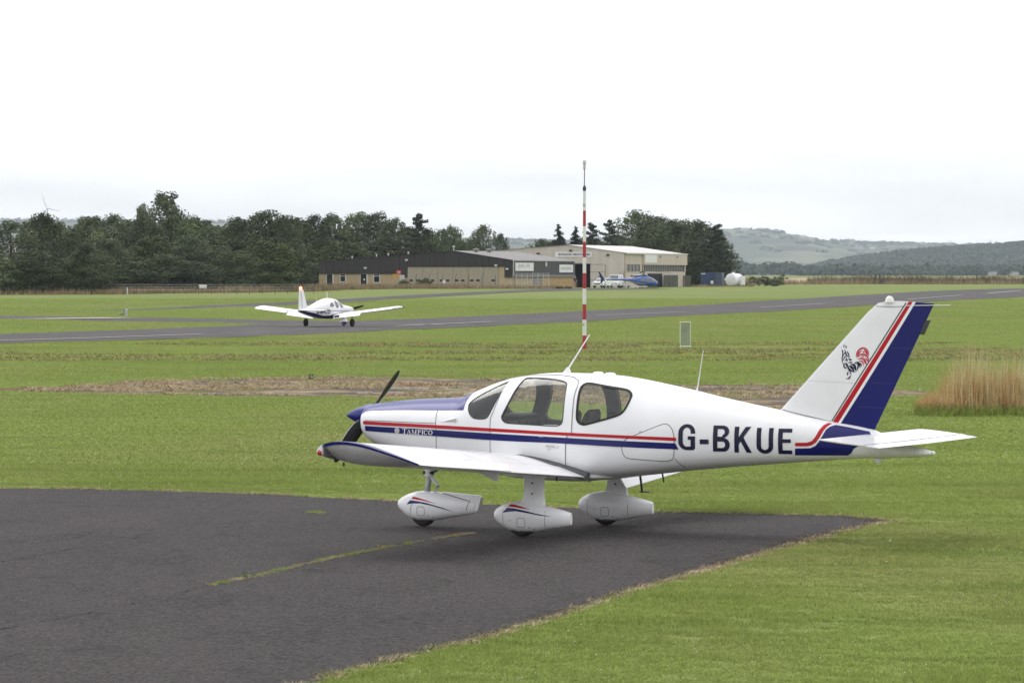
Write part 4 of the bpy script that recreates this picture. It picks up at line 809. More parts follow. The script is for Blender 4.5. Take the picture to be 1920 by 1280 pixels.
# ---- tailplane
def tsec(s, c0=0.0, c1=1.0, sc_=1.0):
    ax = 3.81 + .0 * s; out = []; cs = sorted(set([c for c in CS if c0 < c < c1] + [c0, c1]))
    for sg, seq in ((1, cs[::-1]), (-1, cs[1:] if c0 == 0 else cs)):
        for c in seq: out.append((ax + .74 * c + (1 - sc_) * .1, s, 1.196 + .004 * abs(s) - .079 * c + sg * .052 * fhalf(c) * sc_ * .9))
    return out
tp = MB(); tp.rings([tsec(s, 0, .73, k_) for s, k_ in ((-1.66,.45),(-1.64,.8),(-1.60,.95),(-1.5,1),(1.5,1),(1.60,.95),(1.64,.8),(1.66,.45))]); tpl = tp.build('tailplane', WHITE, AIR, 40)
q = MB(); q.rings([[(3.81 + .74 * c, s, 1.196 + .004 * abs(s) - .079 * c + .052 * fhalf(c) * .9 + .0015) for s in (-1.6, 0, 1.6)] for c in (.722, .744)], closed=False, cap0=False, cap1=False); q.build('panel_seam', SEAM, tpl)
tb = MB(); tb.rings([tsec(s, .738, 1.0) for s in (-1.64, 0, 1.64)]); tb.build('trim_tab', WHITE, tpl, 30)
tc_ = Body([(3.70,1.19,1.0,1.09,.135,2,2),(3.9,1.17,.93,1.05,.125,2,2.4),(4.2,1.10,.94,1.02,.105,2,2.4),(4.45,1.06,.955,1.0,.08,2,2),(4.55,1.035,.975,1.0,.055,2,2),(4.575,1.02,.985,1.0,.03,2,2)])
tc_.solid('tail_cone', DULLWHITE, .08, 28, AIR, 50)
b = MB(); b.lathe([(0, .028), (.02, .03), (.035, .02), (.045, .004)], (4.57, 0, 1.002), 'X', 12); b.build('tail_light', CLEAR, AIR, 50)
b = MB(); b.prism([(3.86,.955),(4.0,.95),(3.95,.885),(3.90,.885)], 'Y', -.02, .02); b.lathe([(-.012,.018),(.012,.018)], (3.93, 0, .885), 'Y', 10); b.build('tie_down', DULLWHITE, AIR)
# ---- undercarriage
def pant(y0, st, name, parent, stripes):
    bd = Body(st, y0); o = bd.solid(name, WHITE, .03, 40, parent, 50)
    for P_, m in stripes:
        for sd in ((-1, 1) if y0 == 0 else (math.copysign(1, y0),)): link('stripe', decal_mesh('stripe', [[P_]], bd.S, .003, m, sd, y0, .05), o)
    return bd, o
NST = [(-2.158,.279,.267,.273,.008,2,2),(-2.14,.318,.225,.272,.05,2,2),(-2.08,.362,.172,.268,.095,2.1,2.2),(-1.96,.412,.10,.262,.135,2.2,2.4),(-1.83,.435,.078,.258,.15,2.3,2.6),(-1.65,.428,.085,.26,.145,2.3,2.5),(-1.45,.395,.122,.26,.115,2.2,2.3),(-1.25,.352,.158,.255,.07,2.2,2.2),(-1.12,.322,.185,.25,.035,2,2)]
MST = [(-.29,.268,.256,.262,.008,2,2),(-.275,.31,.212,.26,.05,2,2),(-.21,.362,.158,.258,.10,2.1,2.2),(-.08,.408,.09,.252,.14,2.2,2.4),(.07,.424,.068,.247,.155,2.3,2.6),(.25,.405,.075,.247,.148,2.3,2.5),(.45,.362,.112,.24,.11,2.2,2.3),(.6,.330,.14,.235,.07,2.2,2.2),(.69,.305,.165,.232,.03,2,2)]
nose_s = [([(-1.895,.357),(-1.844,.352),(-1.70,.318),(-1.574,.28),(-1.70,.305),(-1.80,.322),(-1.915,.335)], RED), ([(-1.928,.316),(-1.83,.308),(-1.70,.288),(-1.5,.236),(-1.348,.182),(-1.52,.228),(-1.65,.260),(-1.781,.281),(-1.88,.278),(-1.979,.266)], BLUE)]
main_s = [([(-.045,.375),(.014,.372),(.12,.352),(.231,.320),(.12,.335),(.02,.346),(-.065,.350)], RED), ([(-.075,.336),(.02,.330),(.15,.310),(.32,.275),(.495,.244),(.35,.256),(.2,.282),(.054,.300),(-.03,.292),(-.124,.277)], BLUE)]
def tyre(x, y, r, wd, parent):
    b = MB(); b.lathe([(-wd/2, r*.62), (-wd/2, r*.8), (-wd*.42, r*.93), (-wd*.22, r*.99), (0, r), (wd*.22, r*.99), (wd*.42, r*.93), (wd/2, r*.8), (wd/2, r*.62)], (x, y, r), 'Y', 32)
    return b.build('tyre', TYRE, parent, 50)
def pant_marks(bd, y0, x, z, parent):
    for sd in (-1,):
        link('access_panel', decal_mesh('access_panel', quad_ribbon(chaikin([(x-.055,z-.055),(x-.01,z-.057),(x+.045,z-.055),(x+.05,z),(x+.045,z+.05),(x,z+.052),(x-.045,z+.05),(x-.05,z)],1), .005, True), bd.S, .002, SEAM, sd, y0, .1), parent)
        rv = [[[(x + a - .006, z + c - .006), (x + a + .006, z + c - .006), (x + a + .006, z + c + .006), (x + a - .006, z + c + .006)]] for a, c in ((.09,-.06),(-.14,.02),(-.11,-.09),(.15,-.075),(-.02,-.10))]
        link('rivet', decal_mesh('rivet', rv, bd.S, .002, SEAM, sd, y0, .1), parent)
nl_ = MB(); nl_.tube([(-1.70, 0, .98), (-1.735, 0, .66)], .048, 14); nl_.tube([(-1.735, 0, .67), (-1.742, 0, .60)], .058, 14); nose = nl_.build('nose_leg', DULLWHITE, AIR, 40); nose.location = (-.065, 0, 0)
b = MB(); b.tube([(-1.742, 0, .61), (-1.765, 0, .40)], .036, 14); b.build('oleo_piston', GREYMET, nose, 40)
b = MB(); b.tube([(-1.71, -.02, .59), (-1.62, -.02, .49), (-1.66, -.02, .41)], .014, 6); b.tube([(-1.71, .02, .59), (-1.62, .02, .49), (-1.66, .02, .41)], .014, 6); b.build('torque_link', DULLWHITE, nose, 40)
b = MB(); b.tube([(-1.64, -.03, .78), (-1.635, -.03, .66), (-1.67, -.03, .645), (-1.80, -.03, .645)], .022, 8); b.build('steering_link', DARKMET, nose, 40)
bd, po = pant(0.0, [(q[0], q[1] - .012, q[2] - .012, q[3] - .012) + q[4:] for q in NST], 'wheel_fairing', nose, nose_s); pant_marks(bd, 0.0, -1.78, .19, po); tyre(-1.813, 0, .158, .12, nose)
b = MB(); b.prism([(-1.56,.418),(-1.06,.384),(-1.03,.365),(-1.08,.205),(-1.22,.185),(-1.35,.30)], 'Y', -.026, .026); b.build('fairing_tail', WHITE, po)
link('panel_seam', decal_mesh('panel_seam', quad_ribbon([(-1.54,.405),(-1.30,.345),(-1.18,.315),(-1.20,.26),(-1.215,.20)], .007), lambda x, z: max(bd.S(x, z), .0265), .003, SEAM, -1, 0, .05), po)
link('panel_seam', decal_mesh('panel_seam', quad_ribbon([(-1.86,.43),(-1.90,.28),(-1.94,.13)], .005), bd.S, .002, SEAM, -1, 0, .05), po)
for y0 in (-1.165, 1.165):
    lg = MB(); rg = []
    for z, x0_, x1_, hw in ((.34,.05,.355,.08),(.40,.055,.35,.075),(.46,.075,.345,.052),(.56,.09,.342,.047),(.66,.092,.345,.05),(.74,.06,.36,.06)):
        rg.append([(x0_ + (x1_ - x0_) * u, y0 + sg * hw * q, z) for u, q, sg in ((0,0,1),(.06,.7,1),(.3,1,1),(.7,.85,1),(1,.3,1),(1,.3,-1),(.7,.85,-1),(.3,1,-1),(.06,.7,-1))])
    lg.rings(rg); leg = lg.build('main_leg', DULLWHITE, AIR, 40); leg.location = (-.07, 0, 0)
    b = MB(); [b.box((.215, y0 + q * .052, z), (.018, .012, .018)) for z in (.50, .62) for q in (-1, 1)]; b.build('rivet', SEAM, leg)
    bd2, po = pant(y0, [(q[0], q[1] - .018, q[2] - .018, q[3] - .018) + q[4:] for q in MST], 'wheel_fairing', leg, main_s); pant_marks(bd2, y0, .12, .17, po); tyre(.072, y0, .172, .15, leg)
    link('panel_seam', decal_mesh('panel_seam', quad_ribbon([(-.12,.395),(-.125,.25),(-.12,.12)], .005), bd2.S, .002, SEAM, -1, y0, .05), po)
    link('panel_seam', decal_mesh('panel_seam', quad_ribbon([(.40,.37),(.41,.25),(.40,.105)], .005), bd2.S, .002, SEAM, -1, y0, .05), po)
# ---- small fittings
b = MB(); b.tube([(.76, .45, .70), (.77, .50, .46)], .014, 6); b.box((.80, .50, .452), (.10, .07, .014)); b.build('entry_step', DARKMET, AIR)
b = MB(); b.tube([(.0, 0, 1.85), (.03, 0, 1.90), (.12, 0, 2.03), (.315, 0, 2.312)], [.02, .011, .009, .007], 8); b.prism([(-.04, 1.855), (.07, 1.862), (.045, 1.93), (.03, 1.93)], 'Y', -.012, .012); b.build('antenna', WHITE, AIR, 40)
b = MB(); yy = 0.0; b.tube([(1.683, 0, 1.655), (1.70, 0, 1.72), (1.768, 0, 2.14)], [.014, .006, .003], 6); b.build('antenna', WHITE, AIR)
for x_ in (.405, .56):
    b = MB(); b.lathe([(0, .07), (.02, .066), (.034, .045), (.038, .01)], (x_, .05, B.f[0](x_) - .012), 'Z', 18); b.build('antenna_dome', WHITE, AIR, 50)
b = MB(); b.tube([(1.25, 0, .70), (1.27, 0, .60)], .01, 6); b.build('drain', DARKMET, AIR)
# ---- cabin
b = MB(); b.prism([(-1.02, 1.29), (-.62, 1.315), (-.60, 1.30), (-.60, 1.02), (-.66, .95), (-1.02, .95)], 'Y', -.56, .56); pn = b.build('instrument_panel', PANEL, AIR)
b = MB(); b.prism([(-1.05, 1.315), (-.95, 1.36), (-.62, 1.37), (-.56, 1.35), (-.57, 1.325), (-1.05, 1.305)], 'Y', -.42, .5); b.build('glare_shield', PANEL, pn)
for sy in (-.27, .27):
    b = MB(); b.tube([(-.60, sy, 1.12), (-.42, sy, 1.16)], .012, 8); b.tube([(-.42, sy - .1, 1.30), (-.42, sy - .1, 1.16), (-.42, sy + .1, 1.16), (-.42, sy + .1, 1.30)], .014, 8); b.build('control_yoke', PANEL, AIR, 40)
    st = MB(); rg = []
    for z, x_, hw, th in ((1.0,.10,.22,.06),(1.15,.15,.23,.06),(1.30,.205,.22,.055),(1.38,.235,.19,.05),(1.425,.25,.13,.03)):
        rg.append([(x_ + th * math.cos(a), sy + hw * math.copysign(abs(math.sin(a)) ** .6, math.sin(a)), z) for a in [2 * math.pi * i / 16 for i in range(16)]])
    st.rings(rg); st.box((-.12, sy, 1.0), (.5, .46, .14)); st.build('seat', SEATM, AIR, 50)
    hr = MB(); hr.rings([[(.50 + .05 * math.cos(a), sy * .95 + hw * math.sin(a), z) for a in [2 * math.pi * i / 14 for i in range(14)]] for z, hw in ((1.27,.11),(1.34,.13),(1.39,.12),(1.415,.07))]); hr.build('headrest', SEATM, AIR, 50)
b = MB(); b.box((.95, 0, 1.05), (.5, 1.0, .2)); b.box((1.22, 0, 1.22), (.12, .95, .35), ry=.2); b.build('seat', SEATM, AIR)
b = MB(); b.prism([(1.38, 1.25), (1.42, 1.25), (1.42, 1.5), (1.38, 1.5)], 'Y', -.30, .30); b.build('rear_bulkhead', TRIM, AIR)
b = MB(); yy = -.60; b.box((.02, -.56, 1.262), (.07, .03, .012)); b.box((.11, -.56, 1.262), (.12, .03, .012)); b.build('document', WHITEPRINT, AIR)
# ------------------------------------------------------------------ second aircraft, taxiing (local: x aft, y to its right)
PI_ = empty('taxiing_aircraft', (-10.6, 226.0, .035), R(-113.5), label='white low-wing aircraft with navy belly and lit red beacon taxiing on the runway', cat='aircraft')
PB = Body([(-2.55,1.06,.80,.93,.22,2.2,2.2),(-2.5,1.10,.72,.92,.36,2.4,2.4),(-2.2,1.16,.60,.92,.46,2.5,2.8),(-1.5,1.24,.50,.92,.53,2.5,3),(-1.1,1.27,.46,.92,.56,2.4,3),(-.7,1.46,.44,.93,.57,2.3,3.2),(-.3,1.60,.44,.95,.58,2.3,3.2),(.3,1.64,.44,.97,.58,2.3,3.2),(.9,1.56,.45,.98,.56,2.2,3),(1.6,1.39,.50,.98,.46,2.2,2.8),(2.4,1.22,.60,.95,.32,2.1,2.5),(3.2,1.10,.72,.92,.18,2.1,2.4),(3.95,1.02,.84,.92,.04,2,2)])
pf = PB.solid('fuselage', WHITE, .12, 40, PI_, 50)
def pdec(name, polys, off, m, parent=PI_, **k):
    for sd in (-1, 1): link(name, decal_mesh(name, polys, PB.S, off, m, sd, 0, .06), parent, **k)
pdec('belly_paint', [[[(-2.0,.74),(-1.2,.80),(-.5,.82),(.3,.74),(1.0,.63),(1.6,.62),(2.6,.80),(3.9,.975),(3.93,.87),(3.2,.735),(2.4,.615),(1.6,.515),(.9,.465),(.3,.455),(-.7,.455),(-1.5,.515),(-1.9,.56)]]], .022, BLUE, label='navy painted belly')
pdec('stripe', [[[(-1.6,.86),(-.5,.90),(.5,.90),(1.6,.90),(2.6,.95),(2.6,.97),(1.6,.925),(.5,.925),(-.5,.925),(-1.6,.88)]]], .008, BLUE)
PGL = mat('cabin_glass_dark', (.10,.11,.115), .08, spec=.8)
for P_ in ([(-.80,1.08),(-.26,1.06),(-.22,1.45),(-.36,1.52),(-.55,1.40)], [(-.10,1.06),(.32,1.07),(.34,1.40),(.22,1.50),(-.08,1.48)], [(.50,1.12),(.98,1.14),(1.0,1.22),(.80,1.36),(.52,1.42)]):
    pdec('window_pane', [[chaikin(P_, 2)]], .006, PGL)
c_ = bpy.data.curves.new('registration', 'FONT'); c_.body = 'G-BHCO'; c_.size = .36; c_.offset = .008; c_.resolution_u = 3
o_ = bpy.data.objects.new('t', c_); COL.objects.link(o_); bpy.context.view_layer.update(); me = bpy.data.meshes.new_from_object(o_.evaluated_get(bpy.context.evaluated_depsgraph_get())); bpy.data.objects.remove(o_)
for v in me.vertices: x_, z_ = 2.35 - v.co.x * .95, .76 + v.co.y * .9; v.co = (x_, PB.S(x_, z_) + .026, z_)
me.materials.clear(); me.materials.append(NAVYTEXT); link('lettering', me, PI_)
def pw(s, c, h, sd, off=0.0):
    return (-.55 + .05 * s / 4.5 + 1.45 * c, sd * s, .60 + .115 * s - .06 * c + h * .95 + off)
for sd in (-1, 1):
    def sec(s, c0, c1, k_=1.0):
        cs = sorted(set([c for c in CS if c0 < c < c1] + [c0, c1])); return [pw(s, c, uf(c) * k_, sd) for c in cs[::-1]] + [pw(s, c, lf(c) * k_, sd) for c in cs if c > 0]
    b = MB(); b.rings([sec(s, 0, .78, k_) for s, k_ in ((.3,1),(1.5,1),(3,1),(4.35,1),(4.5,.7),(4.56,.25))]); wg = b.build('wing', WHITE, PI_, 35)
    for nm, s0, s1, ang in (('flap', .62, 2.35, 30), ('aileron', 2.4, 4.4, 4)):
        p0, p1 = Vector(pw(s0, .785, -.01, sd)), Vector(pw(s1, .785, -.01, sd)); M_ = Matrix.Rotation(R(ang), 4, (p1 - p0).normalized() * (1 if sd > 0 else -1)); b = MB()
        b.rings([[tuple(p0 + M_ @ (Vector(q) - p0)) for q in sec(s, .783, 1.0)] for s in (s0, (s0 + s1) / 2, s1)]); fl = b.build(nm, WHITE, wg, 30)
        if nm == 'flap' and sd > 0:
            q = [p0 + M_ @ (Vector(pw(s, c, uf(c) + .004, sd)) - p0) for s, c in ((.68,.83),(1.0,.83),(1.0,.96),(.68,.96))]; b = MB(); b.add(q, [(0,1,2,3)]); b.build('walkway', BLACKP, fl)
    b = MB(); b.lathe([(-.05,.03),(0,.05),(.06,.02)], pw(4.56, .1, .01, sd), 'Y', 10); b.build('navigation_light', DARKMET, wg, 50)
    b = MB(); b.tube([(.05, sd * 1.5, .62), (.05, sd * 1.5, .18)], .045, 8); lg = b.build('main_leg', GREYMET, PI_)
    b = MB(); b.lathe([(-.085,.10),(-.085,.17),(-.06,.215),(0,.225),(.06,.215),(.085,.17),(.085,.10)], (.05, sd * 1.5, .225), 'Y', 24); ty = b.build('tyre', TYRE, lg, 50)
    b = MB(); b.lathe([(-.075,.10),(.075,.10)], (.05, sd * 1.5, .225), 'Y', 16); b.build('rim', GREYMET, ty)
b = MB(); b.rings([[(2.95,-.05,1.08),(3.35,-.055,1.03),(3.98,-.01,1.0),(3.98,.01,1.0),(3.35,.055,1.03),(2.95,.05,1.08)], [(3.42,-.03,2.12),(3.65,-.035,2.15),(3.92,-.008,2.15),(3.92,.008,2.15),(3.65,.035,2.15),(3.42,.03,2.12)]]); fn = b.build('fin', WHITE, PI_)
b = MB(); [b.add([(3.62 - .02, s * .058, 1.1), (3.64, s * .058, 1.1), (3.74, s * .036, 2.12), (3.72, s * .036, 2.12)], [(0,1,2,3)]) for s in (-1, 1)]; b.build('rudder_gap', SEAM, fn)
b = MB(); b.rings([[(2.2,0,1.25),(3.1,-.04,1.08),(3.1,.04,1.08)], [(3.0,0,1.18),(3.3,-.03,1.18),(3.3,.03,1.18)]]); b.build('dorsal_fillet', WHITE, fn)
BEACON = mat('lit_red_beacon', (.8,.05,.03), .3, emit=((1.0,.10,.05), 14.0))
b = MB(); b.lathe([(0,.07),(.05,.085),(.12,.075),(.17,.03)], (3.72, 0, 2.15), 'Z', 14); b.build('beacon', BEACON, fn, 60, label='lit red beacon on the fin')
b = MB(); b.rings([[(3.25,s,.95),(3.45,s,1.0),(3.95,s,.95),(3.45,s,.93)] for s in (-1.5,-.05,.05,1.5)]); st = b.build('tailplane', WHITE, PI_)
b = MB(); b.box((4.02,0,.945), (.16,2.6,.02)); b.build('trim_tab', NAVYTEXT, st)  # dark colour stands in for shade along the tailplane's rear edge
b = MB(); b.tube([(.35,.05,1.62),(.45,.05,2.0)], .015, 5); b.build('antenna', WHITE, PI_); b = MB(); b.tube([(1.7,0,1.36),(1.78,0,1.66)], .012, 5); b.build('antenna', WHITE, PI_)
nl_ = MB(); nl_.tube([(-1.85,0,.6),(-1.9,0,.2)], .04, 8); ng = nl_.build('nose_leg', GREYMET, PI_)
nb_ = Body([(-2.35,.30,.22,.26,.02,2,2),(-2.2,.42,.12,.26,.11,2.2,2.2),(-1.9,.48,.07,.26,.14,2.2,2.4),(-1.6,.40,.12,.26,.09,2.2,2.2),(-1.3,.28,.22,.25,.02,2,2)]); wf = nb_.solid('wheel_fairing', WHITE, .06, 24, ng, 50)
for sd in (-1, 1): link('stripe', decal_mesh('stripe', [[[(-2.25,.24),(-1.4,.26),(-1.6,.15),(-1.9,.10),(-2.15,.14)]]], nb_.S, .004, BLUE, sd, 0, .08), wf)
b = MB(); b.lathe([(-.06,.12),(0,.16),(.06,.12)], (-1.9,0,.16), 'Y', 20); b.build('tyre', TYRE, ng, 50)
b = MB(); b.lathe([(-.25,.01),(-.12,.09),(0,.13),(.05,.14)], (-2.6,0,.95), 'X', 16); b.build('spinner', WHITE, PI_, 50)
for sg in (1, -1):
    b = MB(); b.rings([[(-2.66 + q * .03, .02 * sg + sg * r_ * .97 + p_ * .0, .95 + sg * r_ * .25 + p_ * w2) for q, p_ in ((-1,-.5),(-1,.5),(1,.5),(1,-.5))] for r_, w2 in ((.1,.10),(.5,.15),(.92,.07))]); b.build('propeller_blade', BLACKP, PI_)
# ------------------------------------------------------------------ helicopter
HE = empty('helicopter', (19.7, 577, float(gz(577)) + .02), R(163), label='blue helicopter with three drooping blades standing before the pale hangar', cat='helicopter')
HE.scale = (.82, .82, .82)
HBLUE = mat('helicopter_blue', (.02,.085,.36), .2, coat=.6); HDARK = mat('helicopter_navy', (.015,.035,.11), .25, coat=.4)
HBd = Body([(-2.45,.98,.86,.92,.05,2,2),(-2.3,1.16,.62,.88,.42,2.1,2.2),(-1.9,1.45,.48,.9,.72,2.2,2.6),(-1.3,1.82,.42,1.0,.90,2.3,3),(-.5,2.08,.40,1.05,.97,2.4,3),(.5,2.14,.40,1.08,.97,2.4,3),(1.3,2.05,.48,1.15,.85,2.4,2.8),(2.0,1.90,.80,1.35,.60,2.2,2.4),(2.8,1.80,1.12,1.45,.36,2.1,2.2),(4.0,1.74,1.28,1.5,.25,2,2),(6.0,1.70,1.40,1.55,.19,2,2),(8.0,1.68,1.5,1.59,.13,2,2)])
HBd.solid('fuselage', HBLUE, .2, 32, HE, 50)
for sd in (-1, 1):
    for P_ in ([(-2.25,1.02),(-1.45,.98),(-1.25,1.70),(-1.5,1.66),(-2.0,1.32)], [(-1.30,1.0),(-.45,.98),(-.42,1.78),(-.6,1.9),(-1.1,1.78)], [(-.25,1.12),(.5,1.12),(.5,1.72),(-.2,1.8)]):
        link('window_pane', decal_mesh('window_pane', [[chaikin(P_, 2)]], HBd.S, .008, PGL, sd, 0, .15), HE)
    link('stripe', decal_mesh('stripe', [[[(-.4,.62),(.8,.72),(2.0,1.02),(3.2,1.30),(7.8,1.52),(7.8,1.58),(3.2,1.40),(1.9,1.16),(.6,.86),(-.4,.74)]]], HBd.S, .01, mat('warm_grey_stripe', (.32,.24,.23), .4), sd, 0, .2), HE)
    b = MB(); b.tube([(-2.4, sd * 1.05, .12), (-2.1, sd * 1.05, .04), (1.6, sd * 1.05, .04)], .05, 8); [b.tube([(x, sd * .5, .5), (x, sd * 1.05, .05)], .04, 6) for x in (-1.3, .9)]; b.build('skid', DARKMET, HE)
b = MB(); b.rings([[(x, y * .42 * k_, 2.0 + zz) for y, zz in ((-1,0),(-.95,.28 * k_),(-.5,.42 * k_),(.5,.42 * k_),(.95,.28 * k_),(1,0))] for x, k_ in ((-.55,.5),(-.2,1.0),(.8,1.15),(1.7,1.0),(2.3,.6))]); b.build('engine_cowling', HDARK, HE, 40)
b = MB(); b.tube([(2.1,.1,2.15),(2.6,.12,2.2)], .14, 10); b.build('exhaust', DARKMET, HE, 40)
b = MB(); b.tube([(.2,0,2.3),(.2,0,2.95)], .09, 10); b.lathe([(-.08,.2),(0,.32),(.1,.28),(.16,.1)], (.2,0,2.98), 'Z', 16); b.build('rotor_mast', DARKMET, HE, 40)
for a in (172, 52, -68):
    dx, dy = math.cos(R(a)), math.sin(R(a)); b = MB(); rg = []
    for r_ in (.3, .8, 1.6, 3, 4.4, 5.3):
        wd = .10 if r_ < .9 else .24; z_ = 3.0 - .010 * r_ * r_; rg.append([(.2 + dx * r_ - dy * wd * q, dy * r_ + dx * wd * q, z_ + h_) for q, h_ in ((-1,0),(0,.025),(1,0),(0,-.025))])
    b.rings(rg); b.build('rotor_blade', DARKMET, HE)
b = MB(); b.prism([(6.9,1.55),(7.6,1.7),(8.5,2.95),(8.75,2.95),(8.25,1.55),(8.35,.85),(8.15,.85),(7.6,1.5)], 'Y', -.05, .05); b.build('tail_fin', HDARK, HE)
b = MB(); b.box((5.9,0,1.58), (.5,2.5,.05)); b.build('tailplane', HDARK, HE)
for a in (40, 220): b = MB(); b.box((8.0 + .45 * math.cos(R(a)), .28, 1.62 + .45 * math.sin(R(a))), (.9,.03,.14), ry=-R(a)); b.build('tail_rotor_blade', DARKMET, HE)
# ------------------------------------------------------------------ vehicles by the hangar
def car(loc, rz, label, cat, L=4.5, Wd=1.8, Ht=1.65, van=False, name='car'):
    c = empty(name, loc, rz, label=label, cat=cat); h2 = Ht
    lower = [(-L/2,.35),(-L/2 - .02,.62),(-L/2 + .1,.86),(-L/2 + 1.0,1.0),(L/2 - .15,1.02),(L/2,.8),(L/2,.35)]
    b = MB(); b.rings([[(x, y, .3 + (z - .3) * k_) for x, z in lower] for y, k_ in ((-Wd/2,.93),(-Wd/2 + .07,1),(Wd/2 - .07,1),(Wd/2,.93))]); b.build('body', WHITE, c, 40)
    top = [(-L/2 + .95,.99),(-L/2 + 1.75,h2 - .05),(-L/2 + 2.2,h2),(L/2 - .6 if not van else L/2 - .1,h2),(L/2 - .12,1.0)]
    b = MB(); b.rings([[(x, y, z) for x, z in top] for y in (-Wd/2 + .06,)] + [[(x, Wd/2 - .06, z) for x, z in top]]); b.v = [(x, y * (1 - .16 * max(0, (z - 1) / (h2 - 1))), z) for x, y, z in b.v]; b.build('cabin', WHITE, c, 30)
    for (y) in (-1, 1):
        k_ = lambda z: y * ((Wd/2 - .06) * (1 - .16 * (z - 1) / (h2 - 1)) + .012); x0, x1 = -L/2 + 1.25, L/2 - .5
        for xa, xb, sl_ in ((x0, x0 + (x1-x0)*.45, .5), (x0 + (x1-x0)*.5, x1, 0)):
            b = MB(); b.add([(xa, k_(1.06), 1.06), (xb, k_(1.06), 1.06), (xb - .08, k_(h2 - .15), h2 - .15), (xa + sl_, k_(h2 - .15), h2 - .15)], [(0,1,2,3)]); b.build('window_pane', PGL, c)
    b = MB(); wd = Wd/2 - .14; b.add([(-L/2 + 1.0 - .012, -wd, 1.05), (-L/2 + 1.0 - .012, wd, 1.05), (-L/2 + 1.70, wd * .86, h2 - .09), (-L/2 + 1.70, -wd * .86, h2 - .09)], [(0,1,2,3)]); b.v = [(x - .03, y_, z + .01) for x, y_, z in b.v]; b.build('windscreen', PGL, c)
    b = MB(); b.box((-L/2 - .015,0,.62), (.05, Wd*.5, .14)); b.build('grille', PANEL, c)
    for y in (-1, 1):
        b = MB(); b.box((-L/2 + .0, y * (Wd/2 - .28), .74), (.12,.34,.13)); b.build('headlight', CLEAR, c)
        for x in (-L/2 + .85, L/2 - .85):
            b = MB(); b.lathe([(-.11,.2),(-.11,.32),(.11,.32),(.11,.2)], (x, y * (Wd/2 - .1), .32), 'Y', 20); w_ = b.build('wheel', TYRE, c, 40); b = MB(); b.lathe([(-.115,.19),(.115,.19)], (x, y * (Wd/2 - .1), .32), 'Y', 14); b.build('rim', GREYMET, w_)
    return c
car((13.7, 585, float(gz(585)) + .02), R(66), 'white estate car parked nose-on beside the sliding hangar door', 'car', Ht=1.45)
car((15.7, 592, float(gz(592)) + .02), R(78), 'white van half hidden behind the helicopter tail', 'van', L=4.9, Ht=1.95, van=True, name='van')
TR = empty('trolley', (16.6, 574.5, float(gz(574.5)) + .02), R(12), label='low grey ground trolley under the helicopter tail boom', cat='trolley')
b = MB(); b.box((0,0,.42), (1.9,.9,.10)); b.box((.2,0,.62), (.9,.7,.32)); b.build('bed', GREYMET, TR)
for x in (-.7, .7):
    for y in (-.4, .4): b = MB(); b.lathe([(-.05,.16),(.05,.16)], (x, y, .18), 'Y', 14); b.build('wheel', TYRE, TR)
b = MB(); b.tube([(-.95,0,.42),(-1.5,0,.75)], .03, 6); b.build('handle', DARKMET, TR)
SLB = empty('pallet', (17.9, 573, float(gz(573)) + .02), R(-6), label='pale low pallet lying on the ground beside the helicopter skid', cat='pallet')
for y in (-.4, 0, .4): b = MB(); b.box((0,y,.22), (1.3,.26,.05)); b.build('board', DULLWHITE, SLB)
for x in (-.55, 0, .55): b = MB(); b.box((x,0,.10), (.1,1.0,.19)); b.build('bearer', DULLWHITE, SLB)
# ------------------------------------------------------------------ person at the dark hangar opening
def person(loc, rz, label):
    me = bpy.data.meshes.new('person'); P = [(0,0,.93),(0,0,1.12),(0,0,1.36),(0,0,1.48),(0,.01,1.60),(0,.01,1.72),(-.19,0,1.40),(-.25,.02,1.13),(-.22,-.08,.92),(.19,0,1.40),(.25,.02,1.13),(.22,-.08,.92),(-.10,0,.88),(-.11,-.01,.48),(-.11,.02,.08),(-.11,-.12,.04),(.10,0,.88),(.12,.03,.48),(.13,.05,.08),(.13,-.09,.04)]
    E_ = [(0,1),(1,2),(2,3),(3,4),(4,5),(2,6),(6,7),(7,8),(2,9),(9,10),(10,11),(0,12),(12,13),(13,14),(14,15),(0,16),(16,17),(17,18),(18,19)]
    me.from_pydata(P, E_, []); o = bpy.data.objects.new('person', me); COL.objects.link(o)
    md = o.modifiers.new('s', 'SKIN'); rad = [(.16,.12),(.15,.11),(.18,.12),(.06,.06),(.09,.10),(.085,.10),(.06,.06),(.045,.045),(.035,.04),(.06,.06),(.045,.045),(.035,.04),(.09,.1),(.065,.065),(.045,.05),(.04,.04),(.09,.1),(.065,.065),(.045,.05),(.04,.04)]
    for i, r_ in enumerate(rad): me.skin_vertices[0].data[i].radius = r_
    me.skin_vertices[0].data[0].use_root = True; o.modifiers.new('d', 'SUBSURF').levels = 2
    bpy.context.view_layer.update(); m2 = bpy.data.meshes.new_from_object(o.evaluated_get(bpy.context.evaluated_depsgraph_get())); bpy.data.objects.remove(o)
    m2.materials.clear()
    for m_ in (mat('skin', (.45,.28,.21), .6), mat('dark_top', (.04,.03,.045), .8), mat('pale_shorts', (.30,.24,.22), .8), mat('dark_hair', (.03,.02,.015), .7)): m2.materials.append(m_)
    for p in m2.polygons:
        z = p.center.z; p.material_index = 3 if z > 1.68 or (z > 1.58 and p.center.y > .05) else 0 if z > 1.47 or z < .5 or (abs(p.center.x) > .2 and z < 1.2) else 2 if z < .95 else 1; p.use_smooth = True
    q = link('person', m2, label=label, cat='person'); q.location = loc; q.rotation_euler = (0, 0, rz); return q
person((9.15, 563.5, float(gz(563.5)) + .03), R(20), 'person in a dark top and pale shorts standing at the dark hangar opening')
